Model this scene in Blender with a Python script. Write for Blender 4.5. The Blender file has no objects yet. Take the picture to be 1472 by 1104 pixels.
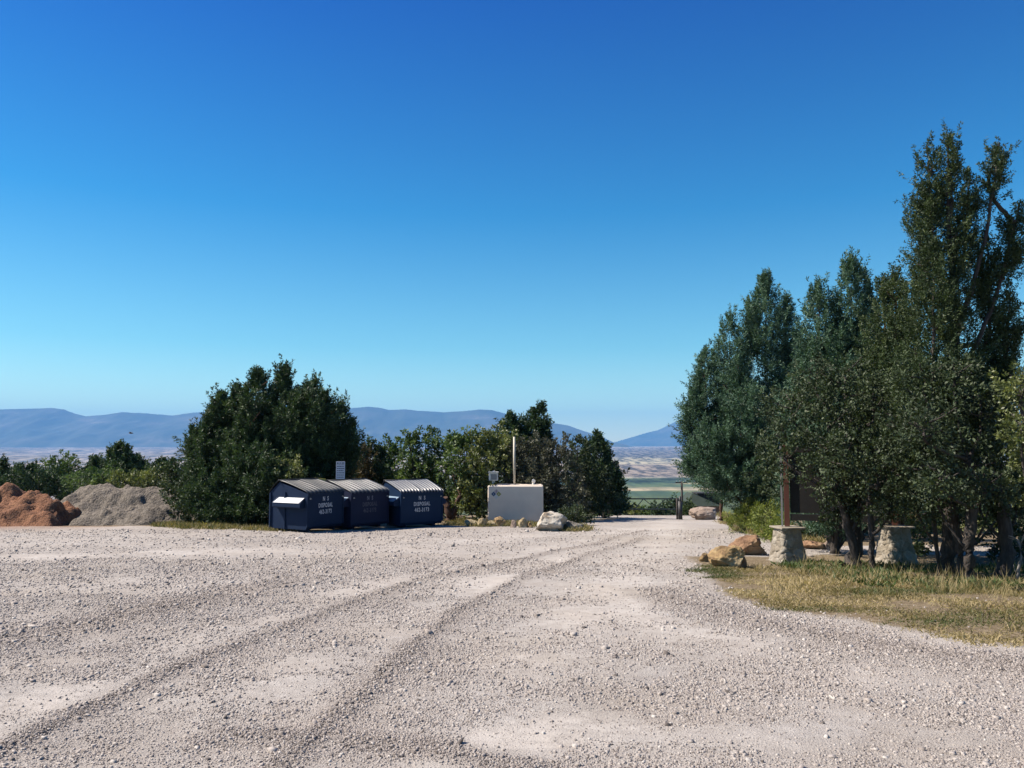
import bpy, bmesh, math, random
import numpy as np
from mathutils import Vector, Matrix, noise as mnoise

S = bpy.context.scene
COL = S.collection
R = math.radians

# ------------------------------------------------------------------ camera, sky, sun, exposure
CAM_H, FPX, CX, CY, PITCH = 1.6, 1155.0, 736.0, 552.0, math.atan(88 / 1155.0)
cd = bpy.data.cameras.new("camera")
cam = bpy.data.objects.new("camera", cd)
COL.objects.link(cam)
cam.location = (0, 0, CAM_H)
cam.rotation_euler = (R(90) + PITCH, 0, 0)
cd.sensor_fit = 'HORIZONTAL'
cd.sensor_width = 36
cd.lens = 36 * FPX / 1472
cd.clip_start = 0.1
cd.clip_end = 80000
S.camera = cam

SUN_EL, SUN_AZ = R(48), R(-85)          # azimuth clockwise from +Y: the sun stands to the left, a little behind the scene
w = bpy.data.worlds.new("World")
S.world = w
w.use_nodes = True
wn, wl = w.node_tree.nodes, w.node_tree.links
sky = wn.new("ShaderNodeTexSky")
sky.sky_type = 'NISHITA'
sky.sun_disc = False
sky.sun_elevation = SUN_EL
sky.sun_rotation = SUN_AZ
sky.altitude = 1500
sky.air_density = 1.15
sky.dust_density = 0.1
sky.ozone_density = 2.2
# the deep cyan-to-blue of a clear high-desert sky, graded by elevation above the horizon
tc = wn.new("ShaderNodeTexCoord"); sx_ = wn.new("ShaderNodeSeparateXYZ"); wl.new(tc.outputs['Generated'], sx_.inputs[0])
cr_ = wn.new("ShaderNodeValToRGB"); wl.new(sx_.outputs[2], cr_.inputs[0])
stops = [(0.0, (1.35, 1.40, 1.06)), (.05, (1.05, 1.26, 1.02)), (.12, (.58, 1.03, .98)), (.28, (.14, .72, .99)), (.5, (.055, .40, .95)), (1.0, (.10, .42, .9))]
while len(cr_.color_ramp.elements) < len(stops): cr_.color_ramp.elements.new(.5)
for e_, (p_, c_) in zip(cr_.color_ramp.elements, stops): e_.position = p_; e_.color = (*c_, 1)
mx_ = wn.new("ShaderNodeMix"); mx_.data_type = 'RGBA'; mx_.blend_type = 'MULTIPLY'; mx_.inputs[0].default_value = 1
wl.new(sky.outputs[0], mx_.inputs[6]); wl.new(cr_.outputs[0], mx_.inputs[7])
wl.new(mx_.outputs[2], wn['Background'].inputs[0])
wn['Background'].inputs[1].default_value = 0.067

sd = bpy.data.lights.new("sun", 'SUN')
sd.energy = 5.0
sd.angle = R(0.53)
sd.color = (1.0, 0.90, 0.78)
sun = bpy.data.objects.new("sun", sd)
COL.objects.link(sun)
sv = Vector((math.cos(SUN_EL) * math.sin(SUN_AZ), math.cos(SUN_EL) * math.cos(SUN_AZ), math.sin(SUN_EL)))
sun.rotation_euler = sv.to_track_quat('Z', 'Y').to_euler()
sun.location = (-30, 10, 40)

S.view_settings.view_transform = 'Standard'
S.view_settings.look = 'None'
S.view_settings.gamma = 1
S.view_settings.exposure = 1.1
S.view_settings.use_curve_mapping = False
S.cycles.max_bounces = 6
S.cycles.volume_bounces = 1
S.cycles.transparent_max_bounces = 8

# ------------------------------------------------------------------ numbers: noise, ground height, pixel -> place
def _hash(ix, iy, seed):
    n = (ix.astype(np.int64) * 374761393 + iy.astype(np.int64) * 668265263 + seed * 1442695041) & 0x7fffffff
    n = ((n ^ (n >> 13)) * 1274126177) & 0x7fffffff
    n = (n ^ (n >> 16)) & 0xffff
    return n / 65535.0

def vnoise(x, y, seed=0):
    x = np.asarray(x, float); y = np.asarray(y, float)
    ix, iy = np.floor(x), np.floor(y)
    fx, fy = x - ix, y - iy
    fx = fx * fx * (3 - 2 * fx); fy = fy * fy * (3 - 2 * fy)
    a = _hash(ix, iy, seed); b = _hash(ix + 1, iy, seed)
    c = _hash(ix, iy + 1, seed); d = _hash(ix + 1, iy + 1, seed)
    return (a * (1 - fx) + b * fx) * (1 - fy) + (c * (1 - fx) + d * fx) * fy

def fbm(x, y, seed=0, octs=4):
    s = 0; amp = 0.5; tot = 0
    for o in range(octs):
        s = s + amp * vnoise(x * 2 ** o, y * 2 ** o, seed + o * 17)
        tot += amp; amp *= 0.5
    return s / tot

GY = np.array([-3000, -50, 0, 30, 47, 58, 100, 130, 700, 4000, 5000, 7000, 10000, 15000, 26000], float)
GZ = np.array([40, 1.0, 0, -1.5, -2.45, -3.45, -7.6, -11.5, -120, -120, -112, -98, -74, -34, -20], float)

def G(x, y):
    """smooth height of the ground"""
    x = np.asarray(x, float); y = np.asarray(y, float)
    z = np.interp(y, GY, GZ)
    return z

SX = np.array([0.0])
def ray(px, py):
    f = Vector((0, math.cos(PITCH), math.sin(PITCH)))
    u = Vector((0, -math.sin(PITCH), math.cos(PITCH)))
    return f * FPX + Vector((1, 0, 0)) * (px - CX) + u * (CY - py)

def at(px, py, Y):
    d = ray(px, py)
    return Vector((0, 0, CAM_H)) + d * (Y / d.y)

def gp(px, py):
    """where the line of sight meets the ground"""
    d = ray(px, py); d = d / d.y
    lo, hi = 0.5, 46.9
    for _ in range(60):
        m = (lo + hi) / 2
        if CAM_H + d.z * m > float(G(0, m)): lo = m
        else: hi = m
    return Vector((d.x * lo, lo, float(G(0, lo))))

def ppm(Y):            # photo pixels per metre at distance Y
    return FPX / Y

def gz(x, y): return float(G(x, y))

# ------------------------------------------------------------------ scene helpers
def tag(o, label=None, cat=None, group=None, kind=None):
    if label: o['label'] = label
    if cat: o['category'] = cat
    if group: o['group'] = group
    if kind: o['kind'] = kind
    return o

def thing(name, label, cat, loc=(0, 0, 0), rz=0.0, group=None):
    o = bpy.data.objects.new(name, None)
    o.empty_display_size = 0.3
    COL.objects.link(o)
    o.location = loc
    o.rotation_euler = (0, 0, rz)
    return tag(o, label, cat, group)

def link_mesh(name, me, mat, parent=None):
    o = bpy.data.objects.new(name, me)
    COL.objects.link(o)
    if mat is not None and not me.materials: me.materials.append(mat)
    if parent is not None: o.parent = parent
    return o

def np_mesh(name, V, F, smooth=False, attrs=None, fattrs=None):
    """V (n,3), F (m,k) arrays -> mesh"""
    me = bpy.data.meshes.new(name)
    n, (m, k) = len(V), F.shape
    me.vertices.add(n)
    me.vertices.foreach_set('co', np.ascontiguousarray(V, dtype=np.float32).ravel())
    me.loops.add(m * k)
    me.loops.foreach_set('vertex_index', np.ascontiguousarray(F, dtype=np.int32).ravel())
    me.polygons.add(m)
    me.polygons.foreach_set('loop_start', np.arange(0, m * k, k, dtype=np.int32))
    if smooth: me.polygons.foreach_set('use_smooth', np.ones(m, dtype=bool))
    me.update(calc_edges=True)
    for nm, arr in (attrs or {}).items():
        a = me.attributes.new(nm, 'FLOAT', 'POINT')
        a.data.foreach_set('value', np.ascontiguousarray(arr, dtype=np.float32))
    for nm, arr in (fattrs or {}).items():
        a = me.attributes.new(nm, 'FLOAT', 'FACE')
        a.data.foreach_set('value', np.ascontiguousarray(arr, dtype=np.float32))
    return me

def grid_faces(nx, ny):
    i = np.arange(nx * ny).reshape(ny, nx)
    return np.stack([i[:-1, :-1], i[:-1, 1:], i[1:, 1:], i[1:, :-1]], -1).reshape(-1, 4)

class MB:
    """collects boxes, prisms and tubes into one mesh"""
    def __init__(s): s.bm = bmesh.new()
    def box(s, c, d, rot=None, bevel=0.0):
        r = bmesh.ops.create_cube(s.bm, size=1.0)
        M = Matrix.Translation(c) @ (rot or Matrix()) @ Matrix.Diagonal((d[0], d[1], d[2], 1))
        bmesh.ops.transform(s.bm, matrix=M, verts=r['verts'])
        if bevel > 0:
            es = list({e for v in r['verts'] for e in v.link_edges})
            bmesh.ops.bevel(s.bm, geom=es, offset=bevel, segments=2, affect='EDGES', profile=0.5)
        return s
    def bar(s, a, b, w, h=None):
        a, b = Vector(a), Vector(b); d = b - a
        q = d.to_track_quat('Z', 'Y').to_matrix().to_4x4()
        return s.box((a + b) / 2, (w, h or w, d.length), q)
    def tube(s, path, radii, seg=8, rough=0.0, rnd=None, cap=True):
        rings = []
        path = [Vector(p) for p in path]
        for i, p in enumerate(path):
            t = (path[min(i + 1, len(path) - 1)] - path[max(i - 1, 0)]).normalized()
            q = t.to_track_quat('Z', 'Y')
            rr = radii[i] if hasattr(radii, '__len__') else radii
            ring = []
            for k in range(seg):
                a = 2 * math.pi * k / seg
                r2 = rr * (1 + (rough * (rnd.random() - 0.5) if rnd else 0))
                ring.append(s.bm.verts.new(p + q @ Vector((math.cos(a) * r2, math.sin(a) * r2, 0))))
            rings.append(ring)
        for r0, r1 in zip(rings, rings[1:]):
            for k in range(seg):
                f = s.bm.faces.new((r0[k], r0[(k + 1) % seg], r1[(k + 1) % seg], r1[k])); f.smooth = True
        if cap:
            s.bm.faces.new(rings[-1]); s.bm.faces.new(list(reversed(rings[0])))
        return s
    def prism(s, prof, x0, x1):
        """profile [(y,z)] swept along x"""
        a = [s.bm.verts.new((x0, y, z)) for y, z in prof]
        b = [s.bm.verts.new((x1, y, z)) for y, z in prof]
        n = len(prof)
        s.bm.faces.new(list(reversed(a))); s.bm.faces.new(b)
        for i in range(n):
            s.bm.faces.new((a[i], a[(i + 1) % n], b[(i + 1) % n], b[i]))
        return s
    def build(s, name, mat, parent=None, smooth=False):
        bmesh.ops.recalc_face_normals(s.bm, faces=s.bm.faces)
        me = bpy.data.meshes.new(name)
        s.bm.to_mesh(me); s.bm.free()
        if smooth: me.polygons.foreach_set('use_smooth', [True] * len(me.polygons))
        return link_mesh(name, me, mat, parent)

# ------------------------------------------------------------------ materials
def lin(r, g, b):
    f = lambda c: (c / 255) / 12.92 if c / 255 <= 0.04045 else ((c / 255 + 0.055) / 1.055) ** 2.4
    return (f(r), f(g), f(b), 1)

class NT:
    def __init__(s, name):
        s.m = bpy.data.materials.new(name); s.m.use_nodes = True
        s.t = s.m.node_tree; s.n = s.t.nodes; s.b = s.n['Principled BSDF']
        s.out = s.n['Material Output']
    def new(s, typ, **kw):
        nd = s.n.new(typ)
        for k, v in kw.items():
            if k.startswith('i_'):
                key = k[2:]
                key = int(key) if key.isdigit() else key.replace('_', ' ')
                s.set(nd.inputs[key], v)
            else: setattr(nd, k, v)
        return nd
    def set(s, inp, v):
        if isinstance(v, bpy.types.NodeSocket): s.t.links.new(v, inp)
        elif isinstance(v, bpy.types.Node): s.t.links.new(v.outputs[0], inp)
        else:
            if getattr(inp, 'type', '') == 'RGBA' and len(v) == 3: v = (*v, 1)
            inp.default_value = v
    def pos(s): return s.new('ShaderNodeNewGeometry').outputs['Position']
    def obj(s): return s.new('ShaderNodeTexCoord').outputs['Object']
    def noise(s, vec, scale, detail=4, rough=0.55, dist=0.0):
        return s.new('ShaderNodeTexNoise', i_Vector=vec, i_Scale=scale, i_Detail=detail, i_Roughness=rough, i_Distortion=dist).outputs['Fac']
    def attr(s, name): return s.new('ShaderNodeAttribute', attribute_name=name).outputs['Fac']
    def ramp(s, fac, stops, interp='LINEAR'):
        nd = s.new('ShaderNodeValToRGB', i_Fac=fac)
        cr = nd.color_ramp; cr.interpolation = interp
        while len(cr.elements) < len(stops): cr.elements.new(0.5)
        for e, (p, c) in zip(cr.elements, stops):
            e.position = p; e.color = c if len(c) == 4 else (*c, 1)
        return nd.outputs['Color']
    def rng(s, v, a, b, c=0.0, d=1.0):
        return s.new('ShaderNodeMapRange', i_0=v, i_1=a, i_2=b, i_3=c, i_4=d).outputs[0]
    def mix(s, fac, a, b, mode='MIX'):
        nd = s.n.new('ShaderNodeMix'); nd.data_type = 'RGBA'; nd.blend_type = mode
        s.set(nd.inputs[0], fac); s.set(nd.inputs[6], a); s.set(nd.inputs[7], b)
        return nd.outputs[2]
    def math(s, op, a, b=0.0, c=None):
        nd = s.n.new('ShaderNodeMath'); nd.operation = op
        s.set(nd.inputs[0], a); s.set(nd.inputs[1], b)
        if c is not None: s.set(nd.inputs[2], c)
        return nd.outputs[0]
    def bump(s, h, dist, strength=1.0, normal=None):
        nd = s.new('ShaderNodeBump', i_Height=h, i_Distance=dist, i_Strength=strength)
        if normal is not None: s.set(nd.inputs['Normal'], normal)
        return nd.outputs[0]
    def fin(s, color, rough=0.9, normal=None, spec=None, metal=None, k=0.72):
        if k != 1.0: color = s.mix(1.0, color, (k, k, k, 1), 'MULTIPLY')
        s.set(s.b.inputs['Base Color'], color); s.set(s.b.inputs['Roughness'], rough)
        if normal is not None: s.set(s.b.inputs['Normal'], normal)
        if spec is not None: s.set(s.b.inputs['Specular IOR Level'], spec)
        if metal is not None: s.set(s.b.inputs['Metallic'], metal)
        return s.m

def mat_leaf(name, dark, mid, light, trans=0.18, rough=0.6, spec=0.3):
    t = NT(name)
    c = t.ramp(t.attr('var'), [(0.0, dark), (0.5, mid), (1.0, light)])
    t.fin(c, rough, spec=spec, k=.86)
    tr = t.new('ShaderNodeBsdfTranslucent', i_Color=t.mix(1.0, c, (1.2, 1.25, 0.6, 1), 'MULTIPLY'))
    ms = t.new('ShaderNodeMixShader', i_Fac=trans)
    t.t.links.new(t.b.outputs[0], ms.inputs[1]); t.t.links.new(tr.outputs[0], ms.inputs[2])
    t.t.links.new(ms.outputs[0], t.out.inputs['Surface'])
    return t.m

M = {}
M['juniper'] = mat_leaf('juniper_foliage', (.014, .030, .013), (.036, .068, .028), (.09, .135, .055))
M['juniper_blue'] = mat_leaf('blue_juniper_foliage', (.026, .058, .036), (.058, .115, .068), (.13, .215, .14))
M['juniper_olive'] = mat_leaf('olive_juniper_foliage', (.018, .034, .012), (.046, .074, .026), (.11, .14, .05))
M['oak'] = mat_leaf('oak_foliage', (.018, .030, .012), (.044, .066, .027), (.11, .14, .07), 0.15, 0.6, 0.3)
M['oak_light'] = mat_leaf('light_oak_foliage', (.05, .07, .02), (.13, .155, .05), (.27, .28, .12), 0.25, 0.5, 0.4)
M['oak_grey'] = mat_leaf('grey_oak_foliage', (.04, .042, .028), (.08, .085, .055), (.17, .17, .12), 0.12, 0.6, 0.3)
M['green_leaf'] = mat_leaf('green_tree_foliage', (.03, .06, .018), (.08, .13, .04), (.18, .24, .09), 0.25)
M['rabbitbrush'] = mat_leaf('rabbitbrush_foliage', (.07, .10, .02), (.16, .20, .04), (.30, .30, .07), 0.25)
M['rust_leaf'] = mat_leaf('rust_foliage', (.04, .04, .018), (.09, .07, .03), (.17, .12, .05), 0.2)
M['grass'] = mat_leaf('dry_grass', (.06, .085, .022), (.22, .175, .075), (.40, .32, .17), 0.25)
M['weeds'] = mat_leaf('weed_leaves', (.03, .055, .015), (.07, .11, .03), (.18, .19, .075), 0.25)
M['yellow'] = mat_leaf('yellow_flowers', (.30, .27, .04), (.5, .42, .06), (.6, .5, .1), 0.2)

def mat_bark(name, a, b):
    t = NT(name); p = t.obj()
    mp = t.new('ShaderNodeMapping', i_Vector=p); mp.inputs['Scale'].default_value = (1, 1, 0.18)
    n = t.noise(mp.outputs[0], 22, 5, 0.65)
    return t.fin(t.ramp(n, [(0.3, a), (0.65, b)]), 0.95, t.bump(n, 0.03))
M['bark_grey'] = mat_bark('grey_bark', (.02, .016, .013), (.085, .07, .06))
M['bark_brown'] = mat_bark('brown_bark', (.03, .016, .01), (.13, .065, .038))
M['bark_pale'] = mat_bark('pale_dead_bark', (.12, .11, .10), (.34, .31, .28))

def mat_rock(name, base, pale, dark, scale=3.0):
    t = NT(name); p = t.obj()
    n1 = t.noise(p, scale, 6, 0.6, 0.6); n2 = t.noise(p, scale * 9, 5, 0.7); n3 = t.noise(p, scale * 0.6, 3)
    c = t.ramp(n1, [(0.3, dark), (0.48, base), (0.62, base), (0.8, pale)])
    c = t.mix(t.rng(n3, .5, .62), c, pale)
    c = t.mix(0.35, c, t.ramp(n2, [(0.3, (.25, .25, .25)), (0.7, (1, 1, 1))]), 'MULTIPLY')
    return t.fin(c, 0.9, t.bump(n2, 0.03, 0.9, t.bump(n1, 0.08, 0.8)))
M['rock_tan'] = mat_rock('tan_rock', (.46, .31, .14), (.62, .48, .27), (.20, .11, .055))
M['rock_red'] = mat_rock('red_tan_rock', (.38, .22, .12), (.5, .34, .2), (.15, .075, .04))
M['rock_white'] = mat_rock('white_rock', (.60, .55, .47), (.68, .63, .55), (.38, .24, .10), 1.6)
M['rock_pink'] = mat_rock('pink_grey_rock', (.38, .29, .23), (.52, .43, .36), (.20, .14, .11))
M['rock_ochre'] = mat_rock('ochre_rock', (.52, .42, .24), (.62, .52, .33), (.28, .19, .09))
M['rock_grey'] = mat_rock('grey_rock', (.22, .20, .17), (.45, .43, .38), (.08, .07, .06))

def mat_paint(name, col, rough=0.5, wear=(.16, .09, .05), amount=0.62, spec=0.5, dirt=0.35):
    t = NT(name); p = t.obj()
    n = t.noise(p, 6, 6, 0.7); n2 = t.noise(p, 1.7, 4); n3 = t.noise(p, 40, 3)
    c = t.mix(t.rng(n2, .35, .7, 0, dirt), col, (col[0] * 1.6 + .02, col[1] * 1.6 + .02, col[2] * 1.5 + .02, 1))
    c = t.mix(t.rng(n, amount, amount + .05), c, (*wear, 1))
    return t.fin(c, t.rng(n3, .2, .8, rough - .08, rough + .15), t.bump(n3, 0.002, .4, t.bump(n2, 0.02, .5)), spec)
M['dump_blue'] = mat_paint('navy_dumpster_paint', (.010, .024, .060, 1), 0.6, amount=0.66, spec=.12, dirt=.2)
M['dump_blue_b'] = mat_paint('faded_navy_dumpster_paint', (.016, .022, .054, 1), 0.6, amount=0.65, spec=.12, dirt=.2)
M['dump_blue_c'] = mat_paint('deep_blue_dumpster_paint', (.007, .026, .070, 1), 0.55, amount=0.75, spec=.15, dirt=.15)
M['pocket_glare_white'] = mat_paint('white_pocket_sun_glare', (.62, .64, .66, 1), 0.4, amount=0.75)  # white colour stands in for sun glare on the first dumpster's pocket tops
M['pocket_glare_blue'] = mat_paint('pale_blue_pocket_sun_glare', (.20, .30, .42, 1), 0.4, amount=0.72)  # blue-white sun highlight on the other pocket tops, put into the colour
M['lid_black'] = mat_paint('black_plastic_lid', (.020, .025, .028, 1), 0.45, (.12, .12, .12), 0.68, dirt=0.8)
M['lid_grey'] = mat_paint('weathered_grey_plastic_lid', (.05, .055, .06, 1), 0.45, (.2, .2, .2), 0.66, dirt=0.8)
M['lid_glossy'] = mat_paint('glossy_dark_plastic_lid', (.06, .07, .09, 1), 0.38, (.2, .2, .2), 0.72, dirt=0.5)
M['tank'] = mat_paint('cream_tank_paint', (.98, .84, .70, 1), 0.6, (.40, .32, .24), 0.78, dirt=0.2)
M['white'] = mat_paint('white_enamel', (.78, .79, .78, 1), 0.45, amount=0.8)
M['cream_pipe'] = mat_paint('cream_pipe_paint', (.60, .55, .45, 1), 0.5, amount=0.8)
M['black_metal'] = mat_paint('black_metal', (.02, .02, .022, 1), 0.55, amount=0.75)
M['grey_metal'] = mat_paint('grey_galvanised_metal', (.28, .28, .28, 1), 0.45, amount=0.75)
M['green_gate'] = mat_paint('dark_green_gate_paint', (.035, .05, .045, 1), 0.5, amount=0.72)
M['rust_post'] = mat_paint('red_brown_stained_wood', (.13, .04, .022, 1), 0.7, (.08, .03, .02), 0.66)
M['board'] = mat_paint('dark_brown_sign_board', (.014, .011, .009, 1), 0.8, (.03, .025, .02), 0.66)
M['paper'] = mat_paint('faded_paper', (.22, .22, .21, 1), 0.8, amount=0.8)
M['letter'] = mat_paint('stencilled_white_paint', (.55, .57, .62, 1), 0.6, (.10, .11, .14), 0.60)
M['letter_dim'] = mat_paint('dim_stencil_paint', (.20, .21, .26, 1), 0.6, (.05, .06, .10), 0.58)
M['letter_faint'] = mat_paint('worn_off_stencil_paint', (.075, .08, .11, 1), 0.6, (.04, .05, .085), 0.52)
M['sign_text'] = mat_paint('dark_blue_sign_ink', (.03, .04, .09, 1), 0.6, amount=0.9)
M['sign_face'] = mat_paint('pale_blue_grey_sign_face', (.55, .58, .68, 1), 0.5, amount=0.85)
M['haz_blue'] = mat_paint('hazard_blue', (.03, .09, .20, 1), 0.5, amount=0.9)
M['haz_yellow'] = mat_paint('hazard_yellow', (.34, .34, .05, 1), 0.5, (.5, .48, .4), 0.6)
M['haz_white'] = mat_paint('hazard_white', (.72, .72, .70, 1), 0.5, amount=0.9)
M['haz_red'] = mat_paint('faded_hazard_red', (.62, .50, .50, 1), 0.5, (.2, .1, .12), 0.6)
M['yellow_paint'] = mat_paint('yellow_scrap', (.55, .42, .08, 1), 0.6, amount=0.7)
M['roof_green'] = mat_paint('dark_green_roof', (.02, .035, .022, 1), 0.8, (.05, .06, .05), 0.7)
M['wall_brown'] = mat_paint('brown_house_wall', (.16, .09, .065, 1), 0.85, amount=0.8)
M['glass'] = mat_paint('window_glass', (.03, .04, .05, 1), 0.15, amount=0.95)
M['wood_pole'] = mat_paint('weathered_utility_pole', (.05, .04, .035, 1), 0.85, amount=0.7)

def mat_masonry():
    t = NT('sandstone_masonry'); p = t.obj()
    v = t.new('ShaderNodeTexVoronoi', i_Vector=p, i_Scale=6.0)
    n = t.noise(p, 30, 5, 0.65); n2 = t.noise(p, 3, 3)
    cellv = t.new('ShaderNodeSeparateColor', i_0=v.outputs['Color']).outputs[0]
    c = t.ramp(cellv, [(0, (.27, .23, .17)), (0.5, (.37, .325, .26)), (1, (.46, .42, .35))])
    c = t.mix(0.4, c, t.ramp(n, [(0.3, (.4, .36, .3)), (0.7, (1, 1, 1))]), 'MULTIPLY')
    return t.fin(c, 0.95, t.bump(n, 0.015, .8))
M['masonry'] = mat_masonry()

# ------------------------------------------------------------------ ground
def mat_ground():
    t = NT('gravel_ground'); p = t.pos()
    sep = t.new('ShaderNodeSeparateXYZ', i_0=p)
    # --- near: crushed limestone gravel with pale dusty wheel tracks
    v1 = t.new('ShaderNodeTexVoronoi', i_Vector=p, i_Scale=75.0)
    v2 = t.new('ShaderNodeTexVoronoi', i_Vector=p, i_Scale=170.0)
    c1 = t.new('ShaderNodeSeparateColor', i_0=v1.outputs['Color']).outputs[0]
    c2 = t.new('ShaderNodeSeparateColor', i_0=v2.outputs['Color']).outputs[1]
    n1 = t.noise(p, 0.9, 6, 0.6); n2 = t.noise(p, 6.0, 5, 0.65); n3 = t.noise(p, 60, 4, 0.7)
    stone = t.ramp(c1, [(0, (.25, .22, .20)), (0.3, (.37, .33, .305)), (0.75, (.46, .42, .39)), (1, (.54, .50, .465))])
    fine = t.ramp(c2, [(0, (.30, .265, .24)), (0.5, (.43, .385, .355)), (1, (.51, .47, .435))])
    gcol = t.mix(0.5, stone, fine)
    dustc = t.ramp(n2, [(0.3, (.49, .445, .41)), (0.7, (.555, .515, .48))])
    dfac = t.math('ADD', t.attr('dust'), t.math('MULTIPLY', t.math('SUBTRACT', n3, 0.5), 1.2))
    dfac = t.math('ADD', dfac, t.math('MULTIPLY', t.math('SUBTRACT', n2, 0.5), 0.9))
    dfac = t.rng(dfac, 0.25, 0.95)
    gcol = t.mix(dfac, gcol, dustc)
    gcol = t.mix(t.rng(n1, .35, .7, .0, .25), gcol, (.46, .37, .29, 1))
    gcol = t.mix(t.rng(t.noise(p, .22, 5, .65), .5, .72, 0, .35), gcol, (.36, .30, .23, 1))
    gcol = t.mix(t.math('MULTIPLY', t.attr('row'), .4), gcol, t.mix(.5, gcol, (.20, .15, .115, 1)))  # dark rows: darker loose stone plus shadows of its relief, both in the colour
    gcol = t.mix(1.0, gcol, (.965, .975, .965, 1), 'MULTIPLY')
    # soil under grass, red dirt
    soil = t.ramp(t.noise(p, 14, 6, 0.7), [(0.3, (.12, .09, .055)), (0.5, (.24, .185, .115)), (0.7, (.37, .305, .21))])
    gcol = t.mix(t.rng(t.math('ADD', t.attr('grass'), t.math('MULTIPLY', t.math('SUBTRACT', n2, .5), .8)), .35, .65), gcol, soil)
    redc = t.ramp(n2, [(0.3, (.26, .13, .075)), (0.7, (.42, .25, .16))])
    gcol = t.mix(t.attr('red'), gcol, redc)
    # --- far: valley floor, by distance down the valley
    wob = t.noise(t.new('ShaderNodeVectorMath', operation='MULTIPLY', i_0=p, i_1=(.0006, .0016, 0)).outputs[0], 1.0, 5, 0.6)
    yy = t.math('ADD', sep.outputs[1], t.math('MULTIPLY', t.math('SUBTRACT', wob, .5), 500))
    pf = t.new('ShaderNodeVectorMath', operation='MULTIPLY', i_0=p, i_1=(.0060, .0075, 0)).outputs[0]
    fv = t.new('ShaderNodeTexVoronoi', i_Vector=pf, i_Scale=1.0, distance='CHEBYCHEV')
    fcell = t.new('ShaderNodeSeparateColor', i_0=fv.outputs['Color']).outputs[0]
    bands = t.ramp(t.rng(yy, 0, 16000), [(0.0, (.12, .12, .05)), (1890 / 16000, (.10, .13, .05)), (1950 / 16000, (.08, .12, .06)),
        (2140 / 16000, (.09, .13, .06)), (2180 / 16000, (.44, .38, .25)), (2330 / 16000, (.40, .35, .24)), (2380 / 16000, (.09, .14, .07)),
        (2600 / 16000, (.10, .15, .08)), (2640 / 16000, (.035, .06, .04)), (2960 / 16000, (.06, .09, .05)), (3060 / 16000, (.34, .32, .26)),
        (3250 / 16000, (.24, .20, .17)), (4700 / 16000, (.30, .25, .20)), (5200 / 16000, (.36, .33, .24)), (6300 / 16000, (.32, .30, .23)),
        (7000 / 16000, (.16, .15, .14)), (13000 / 16000, (.24, .21, .19)), (14500 / 16000, (.42, .37, .31)), (1.0, (.42, .37, .31))])
    # the valley to the left is dry and pale
    left = t.rng(t.math('DIVIDE', sep.outputs[0], t.math('MAXIMUM', sep.outputs[1], 1.0)), -.35, -.1, 1.0, 0.0)
    nl = t.noise(t.new('ShaderNodeVectorMath', operation='MULTIPLY', i_0=p, i_1=(.0030, .0008, 0)).outputs[0], 1.0, 7, 0.7)
    pale = t.ramp(nl, [(0.35, (.12, .13, .12)), (0.5, (.30, .265, .24)), (0.68, (.50, .44, .40))])
    fcol = t.mix(left, bands, pale)
    fieldm = t.math('MULTIPLY', t.rng(sep.outputs[1], 1900, 2000), t.rng(sep.outputs[1], 2700, 2600))
    fcol = t.mix(t.math('MULTIPLY', fieldm, .55), fcol, t.ramp(fcell, [(0, (.05, .09, .05)), (.3, (.10, .14, .07)), (.55, (.20, .20, .10)), (.8, (.42, .35, .22))], 'CONSTANT'))
    mot = t.noise(t.new('ShaderNodeVectorMath', operation='MULTIPLY', i_0=p, i_1=(.017, .0032, 0)).outputs[0], 1.0, 7, 0.72)
    motm = t.rng(sep.outputs[1], 2400, 2800, .3, 1.0)
    fcol = t.mix(motm, fcol, t.ramp(mot, [(0.44, (.28, .30, .34)), (0.5, (.8, .8, .8)), (0.56, (1.35, 1.3, 1.2))]), 'MULTIPLY')
    farf = t.rng(sep.outputs[1], 150, 600)
    scrub = t.ramp(n1, [(.3, (.10, .10, .045)), (.7, (.30, .25, .14))])
    hillf = t.rng(sep.outputs[1], 46, 56)
    col = t.mix(farf, t.mix(hillf, gcol, scrub), fcol)
    h = t.math('ADD', t.math('MULTIPLY', v1.outputs['Distance'], -1.0), t.math('MULTIPLY', v2.outputs['Distance'], -.5))
    h = t.math('ADD', t.math('MULTIPLY', h, t.rng(dfac, 0, 1, 1, .25)), t.math('MULTIPLY', n3, .5))
    nearf = t.rng(sep.outputs[1], 50, 90, 1, 0)
    t.b.inputs['Specular IOR Level'].default_value = 0.15
    return t.fin(col, 0.95, t.bump(h, 0.010, nearf))
M['ground'] = mat_ground()

def poly_dist(x, y, pts):
    """distance from points to a polyline"""
    best = np.full(np.shape(x), 1e9)
    for (ax, ay), (bx, by) in zip(pts, pts[1:]):
        dx, dy = bx - ax, by - ay
        L = dx * dx + dy * dy + 1e-9
        t = np.clip(((x - ax) * dx + (y - ay) * dy) / L, 0, 1)
        best = np.minimum(best, np.hypot(x - ax - t * dx, y - ay - t * dy))
    return best

def wpath(pts): return [(gp(a, b).x, gp(a, b).y) for a, b in pts]
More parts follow.
